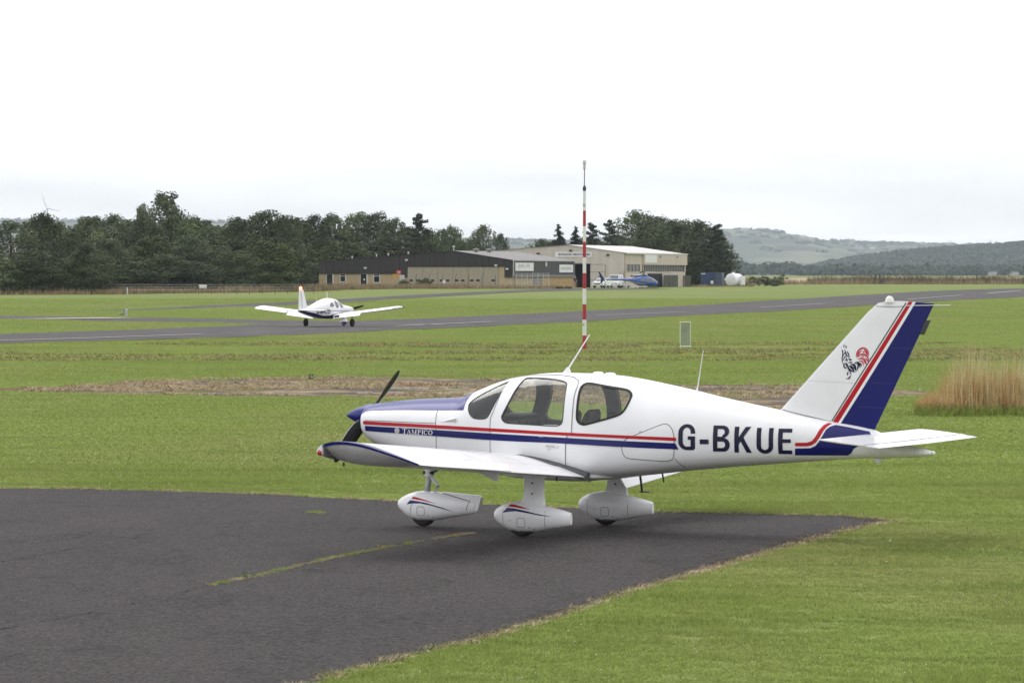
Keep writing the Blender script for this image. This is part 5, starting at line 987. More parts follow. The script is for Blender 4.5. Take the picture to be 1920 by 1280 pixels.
# ------------------------------------------------------------------ red and white mast
MS = empty('mast', (2.94, 158.0, 0), label='tall red and white banded pole with a wind sensor on top', cat='mast')
h0 = 0
for i, hh in enumerate([.57] + [.632] * 8 + [.80]):
    b = MB(); r0, r1 = .086 - .0028 * i, .086 - .0028 * (i + 1); b.tube([(0,0,h0), (0,0,h0 + hh)], [r0, r1], 16); b.build('band', mat('mast_red', (.36,.022,.035), .5, var=.12, vscale=5) if i % 2 == 0 else mat('mast_white', (.70,.69,.67), .5, var=.06, vscale=4), MS, 40); h0 += hh
b = MB(); b.lathe([(0,.05),(.06,.075),(.14,.07),(.22,.03)], (0,0,h0), 'Z', 12); b.build('collar', DARKMET, MS, 40)
b = MB(); b.tube([(0,0,h0 + .2), (0.0,0,h0 + .85)], .018, 8); b.build('rod', DARKMET, MS)
b = MB(); b.lathe([(0,.02),(.03,.055),(.24,.045),(.26,.08),(.30,.08),(.31,.01)], (0,0,h0 + .85), 'Z', 12); b.box((.0,0,h0 + 1.2), (.14,.02,.06)); b.build('wind_sensor', GREYMET, MS, 40)
b = MB(); b.box((-.02,-.079,h0 - .57), (.10,.02,.10)); b.build('plate', GREYMET, MS); b = MB(); b.box((-.04,-.08,1.0), (.05,.03,.05)); b.build('bracket', DARKMET, MS)
# ------------------------------------------------------------------ framed board in the grass
FB = empty('framed_board', (7.03, 158.0, 0), R(14), label='narrow standing board in a pale metal frame on the grass', cat='board')
PALEF = mat('pale_frame', (.55,.57,.38), .5)
b = MB(); b.box((0,0,.62), (.40,.02,.94)); b.build('panel', mat('grey_green_panel', (.235,.285,.185), .6, var=.2, vscale=3, stretch=(1,1,.6)), FB)
for x in (-.215, .215): b = MB(); b.tube([(x,-.01,.04), (x,-.01,1.10)], .022, 8); b.build('post', PALEF, FB)
for z, m_ in ((1.105, PALEF), (.13, DULLWHITE)): b = MB(); b.tube([(-.215,-.01,z), (.235,-.01,z)], .022, 8); b.build('rail', m_, FB)
# ------------------------------------------------------------------ little signs, posts
def on(x, y): return (x, y, float(gz(y)))
SG = empty('marker_board', on(-27.93, 281.5), R(6), label='small white board with a black 0 beside the taxiway', cat='sign')
b = MB(); b.box((0,.02,.27), (.27,.05,.54)); b.build('backing', BLACKP, SG); b = MB(); b.box((.02,-.02,.265), (.21,.03,.51)); b.build('board', WHITEPRINT, SG)
bm_ = decal_mesh('numeral', [[arc(.02,.265,.075,.20,0,360,24)[:-1], arc(.02,.265,.038,.145,0,360,24)[:-1]]], lambda x, z: .037, .002, BLACKP, -1, 0, .5); link('numeral', bm_, SG)
b = MB(); b.box((-.25,.3,.08), (.45,.3,.16)); b.build('ballast_block', mat('concrete', (.25,.25,.25), .9), SG)
PO = empty('marker_post', on(-43.68, 442), label='slim white marker post before the tree line', cat='post'); b = MB(); b.tube([(0,0,0),(0,0,.78)], .05, 8); b.build('shaft', DULLWHITE, PO)
def board(name, loc, w_, h_, z, m_, label, posts=2, deco=None):
    s_ = empty(name, loc, label=label, cat='sign'); b = MB(); b.box((0,0,z), (w_,.05,h_)); b.build('board', m_, s_)
    for x in ((-w_*.35, w_*.35) if posts == 2 else (0,)): b = MB(); b.tube([(x,.06,0),(x,.06,z + h_/2)], .04, 6); b.build('post', GREYMET, s_)
    return s_
YEL = mat('yellow_sign', (.48,.27,.03), .5, var=.15, vscale=3); REDS_ = mat('red_sign', (.45,.04,.07), .5)
s_ = board('notice_board', on(-16.62, 556), .8, .62, 1.75, YEL, 'yellow notice board on posts before the brown hangar')
s_ = board('notice_board', on(-16.2, 557), .7, .55, 2.35, REDS_, 'red notice board above the yellow one before the brown hangar'); b = MB(); b.lathe([(-.03,.16),(-.028,.16)], (0,0,2.35), 'Y', 16); b.build('emblem', mat('pale_emblem', (.6,.35,.37), .5), s_)
s_ = board('notice_board', on(-15.72, 556), .75, .6, 1.65, mat('grey_notice', (.45,.48,.47), .5), 'pale grey notice board right of the yellow one'.replace('right of', 'next to'))
s_ = board('notice_board', on(-36.7, 462), .95, .42, .75, DULLWHITE, 'low white board standing before the tree line', 2)
s_ = board('notice_board', on(-32.6, 566), .6, .5, 1.4, DULLWHITE, 'small white board beside the end of the brown hangar', 1)
PG = empty('peg', on(10.6, 101.2), label='short white peg in the lawn near the tall dry grass', cat='peg'); b = MB(); b.tube([(0,0,0),(.005,0,.12)], .008, 6); b.build('shaft', DULLWHITE, PG)
TP_ = empty('fence_post', on(11.9, 84.6), label='weathered grey post standing in the tall dry grass', cat='post'); b = MB(); b.box((0,0,.5), (.055,.055,1.05)); b.box((0,0,1.04), (.065,.065,.04)); b.build('shaft', mat('weathered_wood', (.13,.11,.115), .9, var=.3, vscale=8), TP_)
AF = empty('timber_frame', on(75.2, 800), label='dark leaning timber frame standing before the far hedge', cat='frame')
for x0_, x1_ in ((-.9,-.35), (.75,.25)): b = MB(); b.tube([(x0_,0,0),(x1_,.2,2.1)], .14, 6); b.build('beam', DARKMET, AF)
b = MB(); b.box((.5,.2,.35), (1.4,.6,.5)); b.box((.95,.1,.75), (.5,.5,.5)); b.build('base', mat('rusty_iron', (.07,.06,.06), .9), AF)
# fence along the tree line
FN = empty('fence', on(-46, 446), label='low wire fence with thin posts along the foot of the trees', cat='fence')
for i in range(26):
    x = -13 + i * 1.45; y = 4 * math.sin(i * .25) * .3; b = MB(); b.tube([(x, y, 0), (x + rng.normal(0,.04), y, 1.0)], .035, 5); b.build('post', mat('fence_wood', (.10,.085,.07), .9) if i == 0 else bpy.data.materials['fence_wood'], FN)
for z in (.5, .85, 1.1): b = MB(); b.tube([(-13 + i * 1.45, 4 * math.sin(i * .25) * .3, z) for i in range(26)], .012, 4); b.build('wire', GREYMET, FN)
FM = empty('fence', on(-35.5, 482), label='pale mesh fence with angled tops between the trees and the brown hangar', cat='fence')
for i in range(22):
    x = -6 + i * .95; b = MB(); b.tube([(x,0,0),(x,0,1.5),(x + .12,-.1,1.7)], .022, 5); b.build('post', DARKMET, FM)
for z in (.5, 1.0, 1.45): b = MB(); b.tube([(-6,0,z),(14,0,z)], .007, 4); b.build('wire', DARKMET, FM)
FS = empty('fence', on(-8.5, 552), R(-9), label='row of thin angled posts before the folding hangar doors', cat='fence')
for i in range(7):
    x = -5.2 + i * 1.9; b = MB(); b.tube([(x,0,0),(x,0,1.75),(x + .18,-.1,2.1)], .04, 5); b.build('post', DARKMET, FS)
# ------------------------------------------------------------------ wind turbines and pylons far away
M_TURB = mat('turbine_grey', (.40,.40,.41), .5)
def turbine(loc, hub, rl, a0, label):
    t = empty('wind_turbine', loc, R(-20), label=label, cat='wind turbine', group='wind turbines beyond the trees'); b = MB(); b.tube([(0,0,0),(0,0,hub)], [4.3,2.5], 12); b.build('tower', M_TURB, t, 40)
    b = MB(); b.box((0,1.8,hub), (5,10,5)); b.build('nacelle', M_TURB, t)
    for k_ in range(3):
        a = R(a0 + 120 * k_); b = MB(); rg = []
        for r_, w_ in ((1.4,1.6),(rl*.2,2.6),(rl*.6,1.7),(rl,.4)):
            c = Vector((math.sin(a) * r_, -4.6, hub + math.cos(a) * r_)); tn = Vector((math.cos(a), 0, -math.sin(a))); rg.append([tuple(c + tn * w_ * q + Vector((0, h_, 0))) for q, h_ in ((-.7,0),(0,-.5),(.7,0),(0,.5))])
        b.rings(rg); b.build('blade', M_TURB, t)
turbine((-1611, 13500, 138), 94, 58, -20, 'pale wind turbine standing above the trees, all three blades in view')
turbine((-1830, 13500, 147), 105, 66, 66, 'pale wind turbine at the end of the trees, only its blade tip showing')
for i, (x, y, z, h_) in enumerate(((1385, 12300, 88, 25), (1512, 12300, 84, 30), (1248, 12300, 92, 18))):
    p = empty('pylon', (x, y, z - 4), label=('slim grey pylon above the far ridge, mid-height of three', 'tallest grey pylon above the far ridge', 'shortest grey pylon above the far ridge')[i], cat='pylon', group='pylons on the far ridge')
    b = MB(); [b.tube([(sx * 4.5, 0, 0), (0, 0, h_ + 4)], .7, 4) for sx in (-1, 1)]; b.build('legs', M_TURB, p); b = MB(); [b.box((0,0,h_ + 4 - q), (w_, .8, .8)) for q, w_ in ((4, 11), (9, 15))]; b.build('cross_arm', M_TURB, p)
# ------------------------------------------------------------------ trees
def leaf_mat(name, a, b_, c):
    m = multi_mat(name, [a, b_, c], [.9, .22], [(1, 1, 1)] * 2, rough=.75, fine=(5, .35), weights=[(.4,.6),(.42,.6)])
    t = m.node_tree; pb = t.nodes['Principled BSDF']; oi = t.nodes.new('ShaderNodeObjectInfo'); r = t.nodes.new('ShaderNodeMapRange'); r.inputs['To Min'].default_value = .62; r.inputs['To Max'].default_value = 1.42
    t.links.new(oi.outputs['Random'], r.inputs['Value']); x = t.nodes.new('ShaderNodeMix'); x.data_type = 'RGBA'; x.blend_type = 'MULTIPLY'; x.inputs[0].default_value = 1
    src = pb.inputs['Base Color'].links[0].from_socket; t.links.new(src, x.inputs[6]); t.links.new(r.outputs[0], x.inputs[7]); t.links.new(x.outputs[2], pb.inputs['Base Color'])
    return m
L_BROAD = leaf_mat('broad_leaves', (.074,.098,.046), (.120,.144,.062), (.050,.068,.033)); L_BIRCH = leaf_mat('birch_leaves', (.084,.108,.054), (.126,.146,.072), (.060,.078,.042))
L_PINE = leaf_mat('pine_needles', (.034,.048,.028), (.052,.068,.036), (.024,.034,.021)); L_LIGHT = leaf_mat('light_leaves', (.060,.080,.028), (.090,.105,.036), (.045,.062,.024))
M_BARK = mat('bark', (.06,.05,.04), .95, var=.3, vscale=4)
def cards(C, Nn, size, asp=.6):
    """one bent leaf spray (two triangles folded) per centre"""
    n = len(C); U = np.cross(Nn, rng.normal(size=(n, 3))); U /= np.linalg.norm(U, axis=1, keepdims=True) + 1e-9; W = np.cross(Nn, U); sz = np.asarray(size).reshape(-1, 1)
    V = np.stack([C - U * sz, C - W * sz * asp - Nn * sz * .25, C + U * sz, C + W * sz * asp - Nn * sz * .25], 1).reshape(-1, 3); return V, np.arange(4 * n).reshape(-1, 4)
def crown(kind, seed, h=10.0, wd=7.0):
    global rng
    keep = rng; rng = np.random.default_rng(seed); C, Nn, Sz = [], [], []
    def lobe(c, r, n, size, flat=1.0, droop=0.0):
        d = rng.normal(size=(n, 3)); d /= np.linalg.norm(d, axis=1, keepdims=True); d[:, 2] = np.where(d[:, 2] < -.2, d[:, 2] * .5, d[:, 2]); rr = r * np.where(rng.uniform(0, 1, (n, 1)) < .75, rng.uniform(.82, 1.06, (n, 1)), rng.uniform(.3, .9, (n, 1))); p = np.array(c) + d * rr * np.array([1, 1, flat])
        p[:, 2] -= droop * rng.uniform(0, 1, n) ** 2 * r; nn = d + rng.normal(0, .45, (n, 3)) + np.array([0, 0, .35]); nn /= np.linalg.norm(nn, axis=1, keepdims=True); C.append(p); Nn.append(nn); Sz.append(size * rng.uniform(.6, 1.25, n))
    if kind in ('broad', 'birch'):
        nl = 76 if kind == 'broad' else 96
        for i in range(nl):
            t = (i + rng.uniform(0, 1)) / nl; z = h * (.03 + .93 * t); env = math.sin(math.pi * min(1, .16 + .80 * t) ** (.95 if kind == 'broad' else .75)) ** .55 * (1 if t < .75 else 1 - (t - .75) * (.8 if kind == 'broad' else 1.5)); a = rng.uniform(0, 2 * math.pi); q = wd / 2 * env * rng.uniform(.35, .92)
            r = (1.12 if kind == 'broad' else .86) * rng.uniform(.65, 1.2) * (1 if t < .85 else .75); lobe((q * math.cos(a), q * math.sin(a), z), r, int(95 * (r / .9) ** 1.5), .155 if kind == 'broad' else .13, .8, 0 if kind == 'broad' else 1.1)
        for i in range(14 if kind == 'birch' else 7):
            a = rng.uniform(0, 2 * math.pi); q = wd / 2 * rng.uniform(0, .6); z0 = h * (.86 if kind == 'birch' else .88) - q * .6
            for k_ in range(4): lobe((q * math.cos(a) + .1 * k_, q * math.sin(a), z0 + k_ * .34), .34 - .06 * k_, 12, .13)
    elif kind == 'poplar':
        for i in range(80):
            t = (i + .5) / 80; z = h * (.08 + .88 * t); q = wd / 2 * (1 - .5 * max(0, t - .5) * 1.6) * math.sqrt(rng.uniform(.02, .95)); a = rng.uniform(0, 6.28); lobe((q * math.cos(a), q * math.sin(a), z), .66 * rng.uniform(.6, 1.2), 70, .14, 1.2)
    elif kind == 'conifer':
        for i in range(34):
            t = (i + .5) / 34; z = h * (.06 + .91 * t); rr = wd / 2 * (1 - t) ** .85 + .12
            for k_ in range(max(3, int(8 * (1 - t)) + 2)):
                a = rng.uniform(0, 6.28); L = rr * rng.uniform(.6, 1.1); n = max(8, int(46 * L)); u = rng.uniform(.1, 1, n); p = np.stack([L * u * math.cos(a), L * u * math.sin(a), z - .28 * L * u ** 1.5 + .12 * L * u], 1) + rng.normal(0, .10, (n, 3)); nn = rng.normal(0, .4, (n, 3)) + np.array([math.cos(a) * .3, math.sin(a) * .3, .9]); nn /= np.linalg.norm(nn, axis=1, keepdims=True); C.append(p); Nn.append(nn); Sz.append(.19 * rng.uniform(.6, 1.2, n))
    elif kind == 'pine':
        for i in range(30):
            t = (i + .5) / 30; z = h * (.12 + .84 * t); env = (1 - .75 * max(0, t - .35) / .65) * (.75 + .25 * math.sin(i * 2.4)); a = i * 2.4 + rng.uniform(-.5, .5); L = wd / 2 * env
            for u in (.35, .7, 1.0): lobe((L * u * math.cos(a), L * u * math.sin(a), z + .22 * L * u), .58 * rng.uniform(.65, 1.2), 42, .17, .55)
    elif kind == 'shrub':
        for i in range(26):
            a = rng.uniform(0, 6.28); q = wd / 2 * math.sqrt(rng.uniform(0, 1)) * .8; z = h * (.15 + .7 * rng.uniform(0, 1) * (1 - (2 * q / wd) ** 2 * .6)); lobe((q * math.cos(a), q * math.sin(a), z), .42 * rng.uniform(.6, 1.2), 44, .15, .8)
    V, Fc = cards(np.concatenate(C), np.concatenate(Nn), np.concatenate(Sz)); rng = keep
    return V, Fc
def trunk_mesh(h, r, seed):
    b = MB(); q = random.Random(seed); b.tube([(0,0,-.2),(q.uniform(-.1,.1),0,h*.3),(q.uniform(-.2,.2),q.uniform(-.2,.2),h*.6),(q.uniform(-.3,.3),0,h*.9)], [r, r*.75, r*.45, r*.08], 8)
    for i in range(7):
        a = q.uniform(0, 6.28); z = h * q.uniform(.2, .58); L = h * .15; b.tube([(0,0,z), (L*.5*math.cos(a), L*.5*math.sin(a), z + L*.35), (L*math.cos(a), L*math.sin(a), z + L*.8)], [r*.35, r*.22, r*.06], 5)
    return b.mesh('trunk', M_BARK, 40)
PROTO = {}
for kd, m_, nv in (('broad', L_BROAD, 4), ('birch', L_BIRCH, 4), ('poplar', L_BROAD, 2), ('conifer', L_PINE, 2), ('pine', L_PINE, 3)):
    for i in range(nv):
        V, Fc = crown(kd, 100 + i + len(kd) * 13); PROTO[kd, i] = (np_mesh('crown', V, Fc, m_), trunk_mesh(10, .22, i))
Vl, Fl = crown('broad', 777); LIGHT = np_mesh('crown', Vl, Fl, L_LIGHT)
TREES = [('birch',-58.6,455,8.4,8.1),('birch',-62.0,450,7.8,7.4),('birch',-55.6,460,9.3,6.9),('birch',-51.5,452,7.3,6.5),('broad',-48.4,446,5.5,5.2),('broad',-54.7,444,5.0,6.7),('broad',-58.7,442,4.4,6.7),('broad',-60.9,520,8.8,6.4),('birch',-55.8,512,9.5,7.7),('birch',-51.8,508,9.7,7.7),('birch',-47.9,505,9.6,8.3),('broad',-49.7,560,13.4,7.6),('birch',-53.2,562,12.0,4.2),('birch',-44.1,505,9.4,7.6),('broad',-41.0,500,9.1,6.2),('birch',-37.8,495,8.2,7.5),('birch',-34.9,492,9.2,7.4),('broad',-32.1,500,9.8,8.2),('birch',-30.6,520,9.8,6.6),('birch',-31.1,612,11.2,7.6),('broad',-27.9,614,11.0,7.8),('broad',-24.6,616,11.3,7.2),('broad',-21.5,616,11.3,7.8),('birch',-18.6,612,10.7,7.4),('pine',-14.4,600,11.0,6.1),('broad',-13.2,610,8.8,5.8),('broad',-46.6,472,4.1,8.4),('broad',-42.5,470,4.5,7.1),('birch',-39.5,474,5.6,7.8),('birch',-35.7,474,5.6,7.8),('light',-30.2,480,6.0,7.9),('broad',-32.6,476,4.5,5.9),('broad',-29.0,520,5.0,5.0),('broad',-26.3,600,6.9,9.0),('broad',-20.1,610,7.4,9.2),('broad',-14.4,620,7.3,8.5),('broad',-9.9,660,9.8,4.7),('birch',-5.0,665,10.3,6.4),('birch',-2.0,670,8.9,4.6),('broad',-7.4,675,8.0,8.3),('broad',-11.9,670,7.5,7.3),('conifer',8.2,690,10.8,6.2),('conifer',11.3,690,10.3,6.0),('pine',14.4,700,10.9,5.4),('pine',17.3,690,11.3,5.7),('broad',22.5,700,12.9,8.6),('birch',26.8,705,12.3,8.7),('broad',30.2,700,11.5,9.6),('broad',33.0,682,11.0,8.6),('broad',24.6,694,11.8,8.6),('birch',28.8,698,11.4,8.8),('broad',35.2,670,9.0,6.6),('pine',34.6,664,10.2,6.4),('broad',31.3,672,7.5,8.3),('pine',35.4,662,6.2,4.5),('broad',13.8,720,8.6,8.9),('broad',19.7,720,8.8,8.9),('broad',5.9,720,8.2,6.9),
('broad',-44.6,488,6.6,8.0),('birch',-40.2,486,6.8,8.0),('broad',-36.0,490,6.4,8.0),('broad',-31.0,510,6.6,6.5),('birch',-49.0,470,6.4,7.5),('broad',-66.5,452,8.2,8.0),('birch',-70.5,458,8.6,8.0),('broad',-38.2,466,3.6,6.6),('broad',-65.0,540,9.6,8.5),('broad',-59.0,545,9.8,9),('birch',-53.5,545,9.6,8.5),('broad',-48.0,548,9.6,9),('birch',-43.0,545,9.4,8.5),('broad',-38.0,545,9.2,9),('broad',-33.5,550,9.4,8),('broad',-34.0,610,10.6,8),('birch',-11.2,630,9.2,6),('broad',-16.2,625,9.4,8),('broad',-50.6,448,4.2,5.0)]
SIZE = {'birch': ('birch', 'feathery'), 'broad': ('broadleaf tree', 'round dense'), 'poplar': ('poplar', 'tall narrow'), 'conifer': ('conifer', 'pointed'), 'pine': ('pine', 'dark layered'), 'light': ('broadleaf tree', 'pale green rounded')}
tl = sorted(range(len(TREES)), key=lambda i: TREES[i][1]); order = {}
def where(x, y):
    if y > 640: s_ = 'behind the pale hangar' if x > 4 else 'beyond the brown roof'
    elif y >= 590: s_ = 'behind the brown hangar'
    elif y >= 540: s_ = 'beyond the tree line'
    elif y >= 484: s_ = 'in the back tree row'
    else: s_ = 'in the front tree row'
    return s_
ORD = ['first','second','third','fourth','fifth','sixth','seventh','eighth','ninth','tenth','eleventh','twelfth','thirteenth','fourteenth','fifteenth']
cnt = {}
tot = {}
for i in tl: k_ = (TREES[i][0], where(TREES[i][1], TREES[i][2])); tot[k_] = tot.get(k_, 0) + 1
for i in tl:
    kd, x, y, h, wd = TREES[i]; kk = (kd, where(x, y)); cnt[kk] = cnt.get(kk, 0) + 1; adj = SIZE[kd][1]; nm = SIZE[kd][0]
    pos = '' if tot[kk] == 1 else f', {ORD[cnt[kk]-1]} of {tot[kk]} from the left'
    key = ('broad', i % 4) if kd == 'light' else (kd, i % {'broad': 4, 'birch': 4, 'poplar': 2, 'conifer': 2, 'pine': 3}[kd])
    cm, tm = PROTO[key]; cm = LIGHT if kd == 'light' or (kd == 'broad' and i % 5 == 3) else cm
    o = empty('tree', (x, y, float(gz(y)) - .1), rng.uniform(0, 6.28), label=f'{adj} {nm} {where(x, y)}{pos}', cat='tree', group='trees ' + ('along the tree line' if y < 590 else 'behind the hangars'))
    o.scale = (wd / 7.0 * 1.16, wd / 7.0 * 1.16, h / 10.0 * 1.06); link('crown', cm, o); link('trunk', tm, o)
# shrubs
for x, y, h, wd, lab in ((41.5, 655, 2.0, 6.5, 'low dark shrub beside the white tank'), (44.5, 662, 1.6, 4, 'small low shrub beyond the white tank'), (55.5, 806, 2.4, 3.6, 'rounded green bush in the dry grass by the far hedge'), (-12.5, 553, 1.7, 2.6, 'grey-green bush before the folding hangar doors'), (-15.3, 554, 1.3, 1.8, 'small bush next to the notice boards'), (107, 806, 1.6, 5, 'dark bush at the far right end of the hedge'.replace('right end', 'end'))):
    V, Fc = crown('shrub', int(abs(x) * 10), 1.0 * h, wd); o = empty('shrub', (x, y, float(gz(y)) - .05), label=lab, cat='shrub'); link('crown', np_mesh('crown', V, Fc, L_BROAD if x > 0 else L_LIGHT), o)
    b = MB(); b.tube([(0,0,-.1),(0,0,h*.6)], .06, 5); b.build('stem', M_BARK, o)
# ------------------------------------------------------------------ far woods
def wood(name, pts, hts, wds, mt, ncard=26, lab=None):
    C, Nn, Sz = [], [], []
    for (x, y, z), h, wd in zip(pts, hts, wds):
        d = rng.normal(size=(ncard, 3)); d /= np.linalg.norm(d, axis=1, keepdims=True); d[:, 2] = np.abs(d[:, 2]) * 1.2 - .35; C.append(np.array([x, y, z + h * .5]) + d * np.array([wd/2, wd/2, h/2]) * rng.uniform(.7, 1.05, (ncard, 1))); nn = d + np.array([0, 0, .5]) + rng.normal(0, .3, (ncard, 3)); Nn.append(nn / np.linalg.norm(nn, axis=1, keepdims=True)); Sz.append(rng.uniform(.2, .34, ncard) * wd * .75)
    V, Fc = cards(np.concatenate(C), np.concatenate(Nn), np.concatenate(Sz), .8); return link(name, np_mesh(name, V, Fc, mt), kind='stuff')
M_WOOD = leaf_mat('wood_leaves', (.018,.036,.018), (.028,.050,.022), (.013,.027,.015))
p = []; 
for _ in range(520): x = rng.uniform(82, 290); p.append((x * KW, 3600 + rng.uniform(-50, 90) + (x - 85) * .3, .8))
hs = [(rng.uniform(3.5, 6.5) + (1.5 if 100 < q[0] / KW < 125 else 0)) * KW for q in p]; wood('woods', p, hs, [rng.uniform(4, 8) * KW for _ in p], M_WOOD)
p, hs, ws = [], [], []
for _ in range(4200):
    x = rng.uniform(120, 620) * KM; t = rng.uniform(.10, 1.12); zf = z_for(x); s_ = math.sin(min(t, 1) * math.pi / 2) ** 1.25; p.append((x, 6000 + (t - 1) * 1200, -8 + (zf + 8) * s_ - 1.4)); hs.append(rng.uniform(2.2, 3.8) * KM); ws.append(rng.uniform(3.5, 7) * KM)
wood('woods', p, hs, ws, M_WOOD, 16)
zfar = pchip([q[0] for q in P_FAR], [q[1] for q in P_FAR]); p, hs, ws = [], [], []
for xa, xb, n_, hh in ((378,395,12,4),(425,462,40,8),(462,545,70,5.5),(545,615,60,5),(610,640,14,3),(-700,-560,90,9),(-460,-360,60,8),(-20,60,60,6),(60,140,40,5),(-900,-700,60,8)):
    for _ in range(n_): x = rng.uniform(xa, xb) * KF; p.append((x, 12000 + rng.uniform(-60, 20), zfar(x) - 5)); hs.append(rng.uniform(.6, 1.2) * hh * KF); ws.append(rng.uniform(6, 11) * KF)
for _ in range(900):
    x = rng.uniform(-60, 900) * KF; t = rng.uniform(.35, .98); zf = zfar(x); row = math.sin(x / KF * .05 + t * 31) + math.sin(x / KF * .013 - t * 57)
    if row > .2: p.append((x, 12000 + (t - 1) * 3460, -6 + (zf + 6) * math.sin(t * math.pi / 2) ** 1.25 - 3)); hs.append(rng.uniform(2.5, 5) * KF); ws.append(rng.uniform(7, 16) * KF)
wood('woods', p, hs, ws, M_WOOD, 14)
# pale houses and barns on the far hillside
M_HOUSE = mat('pale_house', (.40,.385,.37), .7); M_SLATE = mat('slate_roof', (.16,.15,.16), .7)
HSE = [(318,.80,20,3.2),(300,.62,9,3),(312,.60,7,3),(350,.66,12,3),(357,.64,8,3),(402,.55,16,3),(415,.53,10,3),(428,.80,8,3),(540,.95,9,3),(571,.95,12,3),(598,.93,9,3),(640,.9,7,3),(290,.78,14,3),(335,.83,10,3),(470,.97,6,3)]
for i, (x, t, w_, h_) in enumerate(HSE):
    xf = x * KF; z = -6 + (zfar(xf) + 6) * math.sin(t * math.pi / 2) ** 1.25; y = 12000 + (t - 1) * 3460 - 20; w_, h_ = w_ * KF * .62, h_ * KF * .6; o = empty('house', (xf, y, z), R(rng.uniform(-15, 15)), label=f'tiny pale building on the far hazy hillside, {ORD[sorted(q[0] for q in HSE).index(x)]} of {len(HSE)} from the left', cat='house', group='pale buildings on the far hillside')
    b = MB(); b.box((0,0,h_/2 - 3), (w_,10,h_ + 6)); b.build('wall', M_HOUSE, o); b = MB(); b.prism([(-5.4,h_),(5.4,h_),(0,h_ + 3)], 'X', -w_/2 - .2, w_/2 + .2); b.build('roof', M_SLATE if i % 3 else M_HOUSE, o)
for i, (x, y) in enumerate(((437, 3540), (458, 3550), (470, 3530))):
    o = empty('house', (x, y, 2.0), R(12 + 20 * i), label=f'small pale farm building below the dark wood, {ORD[i]} of three from the left', cat='house', group='farm buildings in the valley'); b = MB(); b.box((0,0,1), (7,5,2.4)); b.build('wall', M_HOUSE, o); b = MB(); b.prism([(-2.8,2.2),(2.8,2.2),(0,3.6)], 'X', -3.8, 3.8); b.build('roof', M_SLATE, o)
# ------------------------------------------------------------------ grasses
def blades_mesh(P, H, lean, wd, mt, name, bend=.5):
    """tapering blades: two quads and a tip as 3 quads (numpy)"""
    n = len(P); a = rng.uniform(0, 6.28, n); l = lean * np.abs(rng.normal(0, 1, n)); d = np.stack([np.cos(a), np.sin(a), np.zeros(n)], 1); s = np.stack([-np.sin(a + .7), np.cos(a + .7), np.zeros(n)], 1); V = []
    for t, w_ in ((0, 1), (.5, .8), (1, .12)):
        c = P + np.array([0, 0, 1]) * (H * (t - .25 * np.minimum(l, 1.5) * t * t))[:, None] + d * (l * H * t ** 1.7)[:, None]; V += [c - s * (wd * w_ / 2), c + s * (wd * w_ / 2)]
    V = np.stack(V, 1).reshape(-1, 3); b = np.arange(n)[:, None] * 6; Fc = np.concatenate([b + np.array([0, 1, 3, 2]), b + np.array([2, 3, 5, 4])]); return np_mesh(name, V, Fc, mt)
def scatter(name, P, scl, proto, seed=1):
    """one object of kind stuff: copies of a small clump at points (geometry nodes)"""
    me = bpy.data.meshes.new(name); me.vertices.add(len(P)); me.vertices.foreach_set('co', np.asarray(P, np.float32).ravel())
    a = me.attributes.new('rot', 'FLOAT_VECTOR', 'POINT'); r_ = np.zeros((len(P), 3), np.float32); r_[:, 2] = rng.uniform(0, 6.28, len(P)); a.data.foreach_set('vector', r_.ravel())
    a = me.attributes.new('scl', 'FLOAT_VECTOR', 'POINT'); a.data.foreach_set('vector', np.asarray(scl, np.float32).ravel())
    o = link(name, me, kind='stuff'); g = bpy.data.node_groups.new(name, 'GeometryNodeTree'); g.interface.new_socket('Geometry', in_out='INPUT', socket_type='NodeSocketGeometry'); g.interface.new_socket('Geometry', in_out='OUTPUT', socket_type='NodeSocketGeometry')
    i_ = g.nodes.new('NodeGroupInput'); u = g.nodes.new('NodeGroupOutput'); ip = g.nodes.new('GeometryNodeInstanceOnPoints'); oi = g.nodes.new('GeometryNodeObjectInfo'); oi.inputs['Object'].default_value = proto; oi.inputs['As Instance'].default_value = True
    for nm, so_ in (('rot', 'Rotation'), ('scl', 'Scale')):
        at = g.nodes.new('GeometryNodeInputNamedAttribute'); at.data_type = 'FLOAT_VECTOR'; at.inputs['Name'].default_value = nm
        if so_ == 'Rotation':
            e = g.nodes.new('FunctionNodeEulerToRotation'); g.links.new(at.outputs['Attribute'], e.inputs[0]); g.links.new(e.outputs[0], ip.inputs['Rotation'])
        else: g.links.new(at.outputs['Attribute'], ip.inputs['Scale'])
    g.links.new(i_.outputs[0], ip.inputs['Points']); g.links.new(oi.outputs['Geometry'], ip.inputs['Instance']); g.links.new(ip.outputs[0], u.inputs[0]); o.modifiers.new('scatter', 'NODES').node_group = g; return o
def inside(P, poly):
    x, y = P[:, 0], P[:, 1]; r_ = np.zeros(len(P), bool); n = len(poly)
    for i in range(n):
        (xa, ya), (xb, yb) = poly[i], poly[(i + 1) % n]
        if ya == yb: continue
        r_ ^= ((ya > y) != (yb > y)) & (x < (xb - xa) * (y - ya) / (yb - ya) + xa)
    return r_
def vnoise(P, s, seed):
    """smooth value noise on the ground plane"""
    q = np.random.default_rng(seed); T = q.uniform(0, 1, (64, 64)); x, y = P[:, 0] * s, P[:, 1] * s; i, j = np.floor(x).astype(int), np.floor(y).astype(int); fx_, fy_ = x - i, y - j; fx_ = fx_ * fx_ * (3 - 2 * fx_); fy_ = fy_ * fy_ * (3 - 2 * fy_)
    g = lambda a, b: T[a % 64, b % 64]; return (g(i, j) * (1-fx_) + g(i+1, j) * fx_) * (1-fy_) + (g(i, j+1) * (1-fx_) + g(i+1, j+1) * fx_) * fy_
